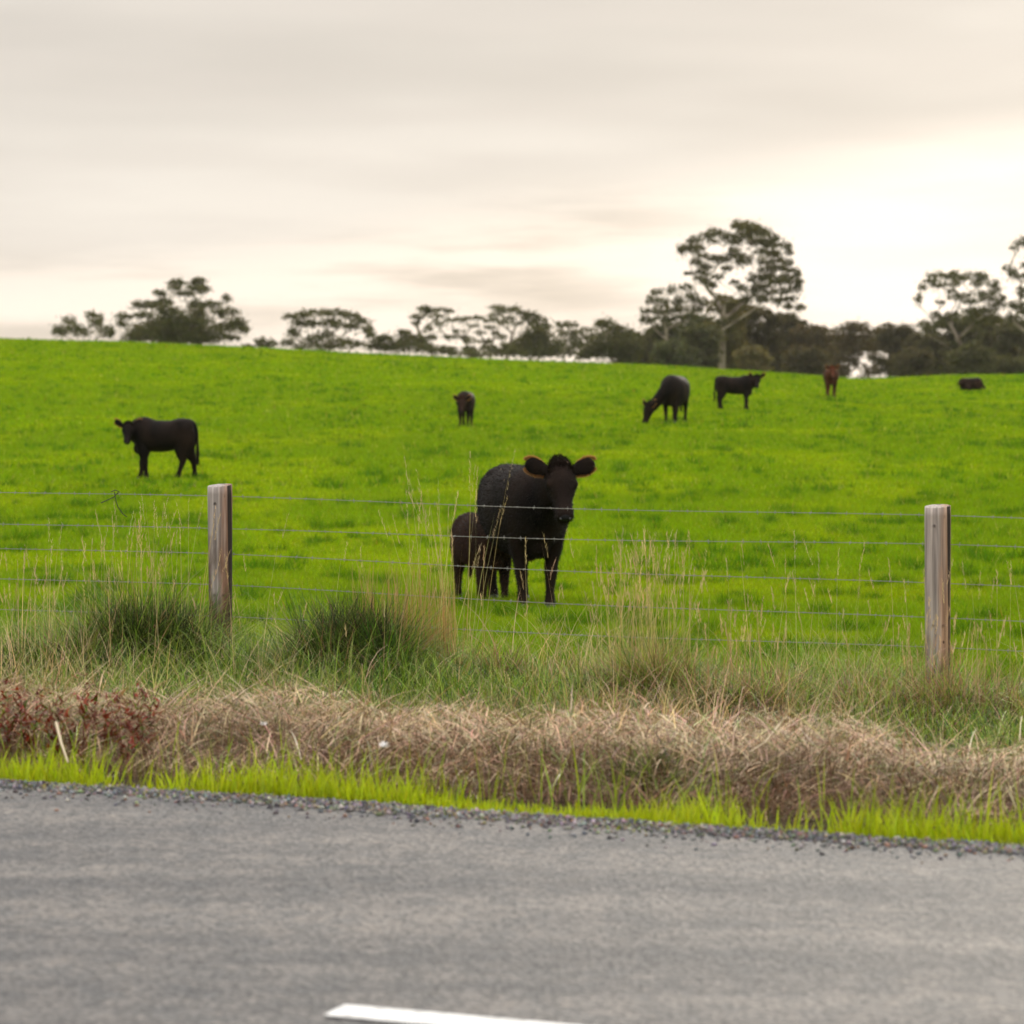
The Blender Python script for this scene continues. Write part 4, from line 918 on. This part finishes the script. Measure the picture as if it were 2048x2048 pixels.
C_ = (1250, 420, 4.83)
tree('tallest gum with a pale trunk and wide open tiers', 1444, 345, [(1130,150,90,55),(1230,140,90,55),(1330,210,80,60),(1430,280,80,60),(1530,350,80,50),(1590,410,40,40),(850,220,60,50),(760,270,70,45),(660,290,70,45),(570,360,60,40),(530,410,30,40),(640,360,60,40),(980,270,90,50),(1050,310,80,50),(1150,260,100,60),(1250,320,90,50),(1330,320,80,50),(850,300,70,30),(720,370,50,30),(850,480,80,40),(950,480,90,45),(1060,450,90,45),(1200,470,80,60),(1130,500,60,40),(1000,560,60,40),(800,550,60,50),(700,500,60,50),(1380,500,90,50),(1480,560,90,40),(1380,580,90,40),(1600,580,80,40),(1670,630,50,60),(1560,520,60,40),(1240,670,60,60),(1340,660,80,50),(620,625,70,25),(720,620,60,40),(1450,700,90,50),(1560,700,80,50),(1640,760,60,50),(1500,800,90,50),(1600,860,70,40),(1250,780,80,60),(1180,870,70,50),(1680,950,50,40),(1230,200,90,50),(1400,420,70,30),(880,660,70,30),(860,720,60,40),(930,1080,60,45),(1010,1140,70,50),(870,1180,60,50),(960,980,60,40),(1420,640,80,40),(1560,640,80,35),(1350,740,80,45),(1480,880,80,45),(1600,940,50,35),(1300,880,80,50),(1400,800,80,40),(1660,700,50,40),(1500,480,70,35),(1420,430,70,35),(1280,420,70,35),(1080,380,60,30),(780,430,60,35),(640,420,50,30),(700,330,60,35),(900,220,50,30),(1180,230,80,50),(1280,240,70,40),(1060,190,60,35),(1390,360,70,35),(1480,420,60,30),(1120,760,60,40),(1060,700,50,30),(780,700,60,40),(700,670,50,30)], C_, dens=1.35, trunk_r=.65, forkY=610, leafc=(.066, .070, .026))
tree('open lacy gum leaning out left of the tallest gum', 1345, 350, [(310,800,60,50),(440,780,60,50),(600,750,70,50),(250,880,50,60),(360,900,80,60),(520,880,80,60),(650,850,80,60),(200,980,50,40),(300,980,80,50),(430,970,90,60),(560,960,80,50),(680,960,80,50),(240,1070,70,50),(370,1060,80,50),(500,1050,80,50),(170,1050,30,50),(620,1040,90,50),(740,900,70,60)], C_, dens=1.15, trunk_r=.35)
E_ = (1600, 440, 4.31)
tree('spreading umbrella gum with forked pale trunk on the right', 1920, 340, [(1200,480,80,40),(1300,490,80,40),(1350,470,50,35),(1420,500,70,35),(1500,480,90,35),(1580,500,60,50),(1110,540,60,35),(1070,580,40,35),(1180,570,70,35),(1280,560,70,35),(1540,550,60,35),(1640,560,60,40),(1680,620,60,50),(1740,670,30,30),(1020,690,40,45),(1300,610,40,25),(1340,670,70,35),(1440,650,80,35),(1540,650,70,35),(1620,690,80,40),(1430,720,80,35),(1700,730,70,40),(1240,710,40,30),(1190,820,50,40),(1280,850,60,40),(1350,820,70,40),(1450,800,90,40),(1540,790,80,50),(1100,900,60,40),(1200,890,70,45),(1060,940,40,40),(1620,780,80,50),(1500,860,120,60),(1650,860,100,60)], E_, dens=1.1, trunk_r=.5, forkY=690)
tree('tall gum cut by the right edge with a bent white limb', 2062, 335, [(1900,200,60,35),(1840,240,40,20),(1810,430,60,45),(1850,480,50,40),(1920,490,50,30),(1890,610,50,40),(1890,660,40,30),(1830,740,60,40),(1900,760,60,50),(1990,180,80,50),(2080,260,90,60),(2010,400,80,60),(2120,480,90,60),(2020,620,80,60),(2140,700,90,60),(1980,820,90,60),(1830,850,70,50),(2100,880,90,60)], E_, dens=1.0, trunk_r=.5, forkY=700)
# wood along the right: each crown its own tree
def dome(label, X, top, hw, bot=748, D=355, dens=1.5, leafc=(.062, .064, .028), seed=0, name='gum_tree', cat='tree', n=None, trunk_r=.25):
    r = random.Random(seed+int(X)); P = []
    n = n or int(20+hw*(bot-top)/170)
    for i in range(n):
        t = r.random(); y = top+12+(bot-top-16)*t; ww = hw*math.sqrt(max(0.02, 1-(1-min(1, (y-top)/(0.55*(bot-top))))**2))
        P.append((X+r.uniform(-1, 1)*max(ww-8, 3), y, r.uniform(11, 19), r.uniform(7, 12)))
    for k in range(9):
        a = -1+2*k/8; P.append((X+a*hw*.85, top+8+(1-math.sqrt(1-(a*.85)**2))*hw*.75+r.uniform(-5, 7), r.uniform(9, 16), r.uniform(5, 10)))
    return tree(label, X, D, P, dens=dens, leafc=leafc, name=name, cat=cat, trunk_r=trunk_r, group='wood along the far crest')
W = [('dusky rounded tree at the left end of the wood', 1268, 666, 42), ('wide dusky tree under the lacy gum', 1330, 646, 52), ('high shouldered tree left of the tall pale trunk', 1392, 628, 50),
     ('yellowish crown pushing up behind the tall pale trunk', 1452, 594, 40), ('big dark crown right of the tall pale trunk', 1512, 612, 55), ('sloping dark crown under the right tiers of the tallest gum', 1572, 628, 45),
     ('brownish crown right of the sloping one', 1622, 650, 42), ('see through crown above the dip in the crest', 1705, 643, 50), ('round crown right of the dip in the crest', 1790, 646, 50),
     ('low saddle crown left of the umbrella gum', 1848, 668, 40), ('full dark crown under the umbrella gum', 1908, 632, 58), ('dense crown between umbrella gum and edge gum', 1975, 628, 55), ('crown running out of the right edge of the picture', 2040, 640, 55)]
cols_ = [(.060, .062, .028), (.056, .066, .028), (.060, .072, .030), (.105, .100, .030), (.064, .060, .026), (.056, .056, .026), (.074, .062, .030), (.070, .060, .030), (.062, .060, .030), (.058, .058, .026), (.060, .068, .028), (.066, .066, .030), (.060, .064, .026)]
for i, (lb, X, tp, hw) in enumerate(W):
    gap = 'see through' in lb
    dome(lb, X, tp, hw, bot=760 if gap else 750, D=358+(i*7) % 20, dens=0.55 if gap else 1.6, leafc=cols_[i], seed=i, n=48 if gap else None)
Bsh = [('grey green bush with thin white stems at the foot of the wood', 1350, 682, 40, (.070, .085, .036)), ('olive yellow bush right of the pale trunk base', 1508, 694, 28, (.125, .115, .045)), ('dull green bush against the pale trunk', 1402, 650, 38, (.068, .078, .032)),
       ('brown green bush near the red calf', 1610, 695, 42, (.064, .060, .028)), ('mid green bush at the foot of the umbrella gum', 1945, 690, 42, (.070, .078, .030)), ('rounded bush low in the right corner of the wood', 2022, 716, 34, (.075, .085, .032)), ('bush with a forked white stem right of the dip', 1822, 700, 38, (.068, .066, .030))]
for i, (lb, X, tp, hw, c) in enumerate(Bsh):
    dome(lb, X, tp, hw, bot=752, D=318+i*3, dens=1.6, leafc=c, seed=40+i, name='bush', cat='bush', trunk_r=.14)
# far wood behind, one mass
def woodland():
    bag = Bag(); D = 430; m = D/F; n = 26000
    X = rng.uniform(1250, 2120, n); top = 672+18*fbm(X*0.02, X*0, 5)*2-18; t = rng.random(n)**.8
    bot = np.where(np.abs(X-1735) < 55, 700, 752); Y = top+(bot-top)*t; y = D+rng.uniform(-12, 12, n)
    P = np.stack([(X-1024)*m, y, EYE+(YH-Y)*m], 1); d = rng.normal(0, 1, (n, 3)); d /= np.linalg.norm(d, axis=1)[:, None]; s = np.cross(d, rng.normal(0, 1, (n, 3))); s /= np.linalg.norm(s, axis=1)[:, None]
    VV = np.stack([P-d*.35, P+s*.22, P+d*.35, P-s*.22], 1).reshape(-1, 3)
    bag.add(VV, np.arange(n*4).reshape(-1, 4), np.repeat(jitter((.060, .060, .028), n, .25), 4, 0)); return bag.mesh('woodland')
tag(link('woodland', woodland(), M_leaf), 'dusky unbroken wood filling in behind the separate crowns', 'woodland', kind='stuff')

# ------------------------------------------------------------------ evening air
HZ = 0.00006
me = bpy.data.meshes.new('haze'); hx0, hx1, hy0, hy1, hz0, hz1 = -1600, 1600, -230, 3100, -60, 60
zmin = float(ZZ.min())-1.5; me.from_pydata([(x_, y_, z_) for z_ in (zmin, 42) for x_, y_ in ((hx0, hy0), (hx1, hy0), (hx1, hy1), (hx0, hy1))], [], [(3, 2, 1, 0), (4, 5, 6, 7), (0, 1, 5, 4), (1, 2, 6, 5), (2, 3, 7, 6), (3, 0, 4, 7)])
m, nt, out = new_mat('evening_haze'); v = nt.nodes.new('ShaderNodeVolumePrincipled'); v.inputs['Density'].default_value = HZ; v.inputs['Color'].default_value = (0.95, 0.92, 0.86, 1); v.inputs['Anisotropy'].default_value = 0.5
nt.links.new(v.outputs[0], out.inputs['Volume'])
tag(link('haze', me, m), 'thin warm evening haze over the far trees', 'haze', kind='stuff')
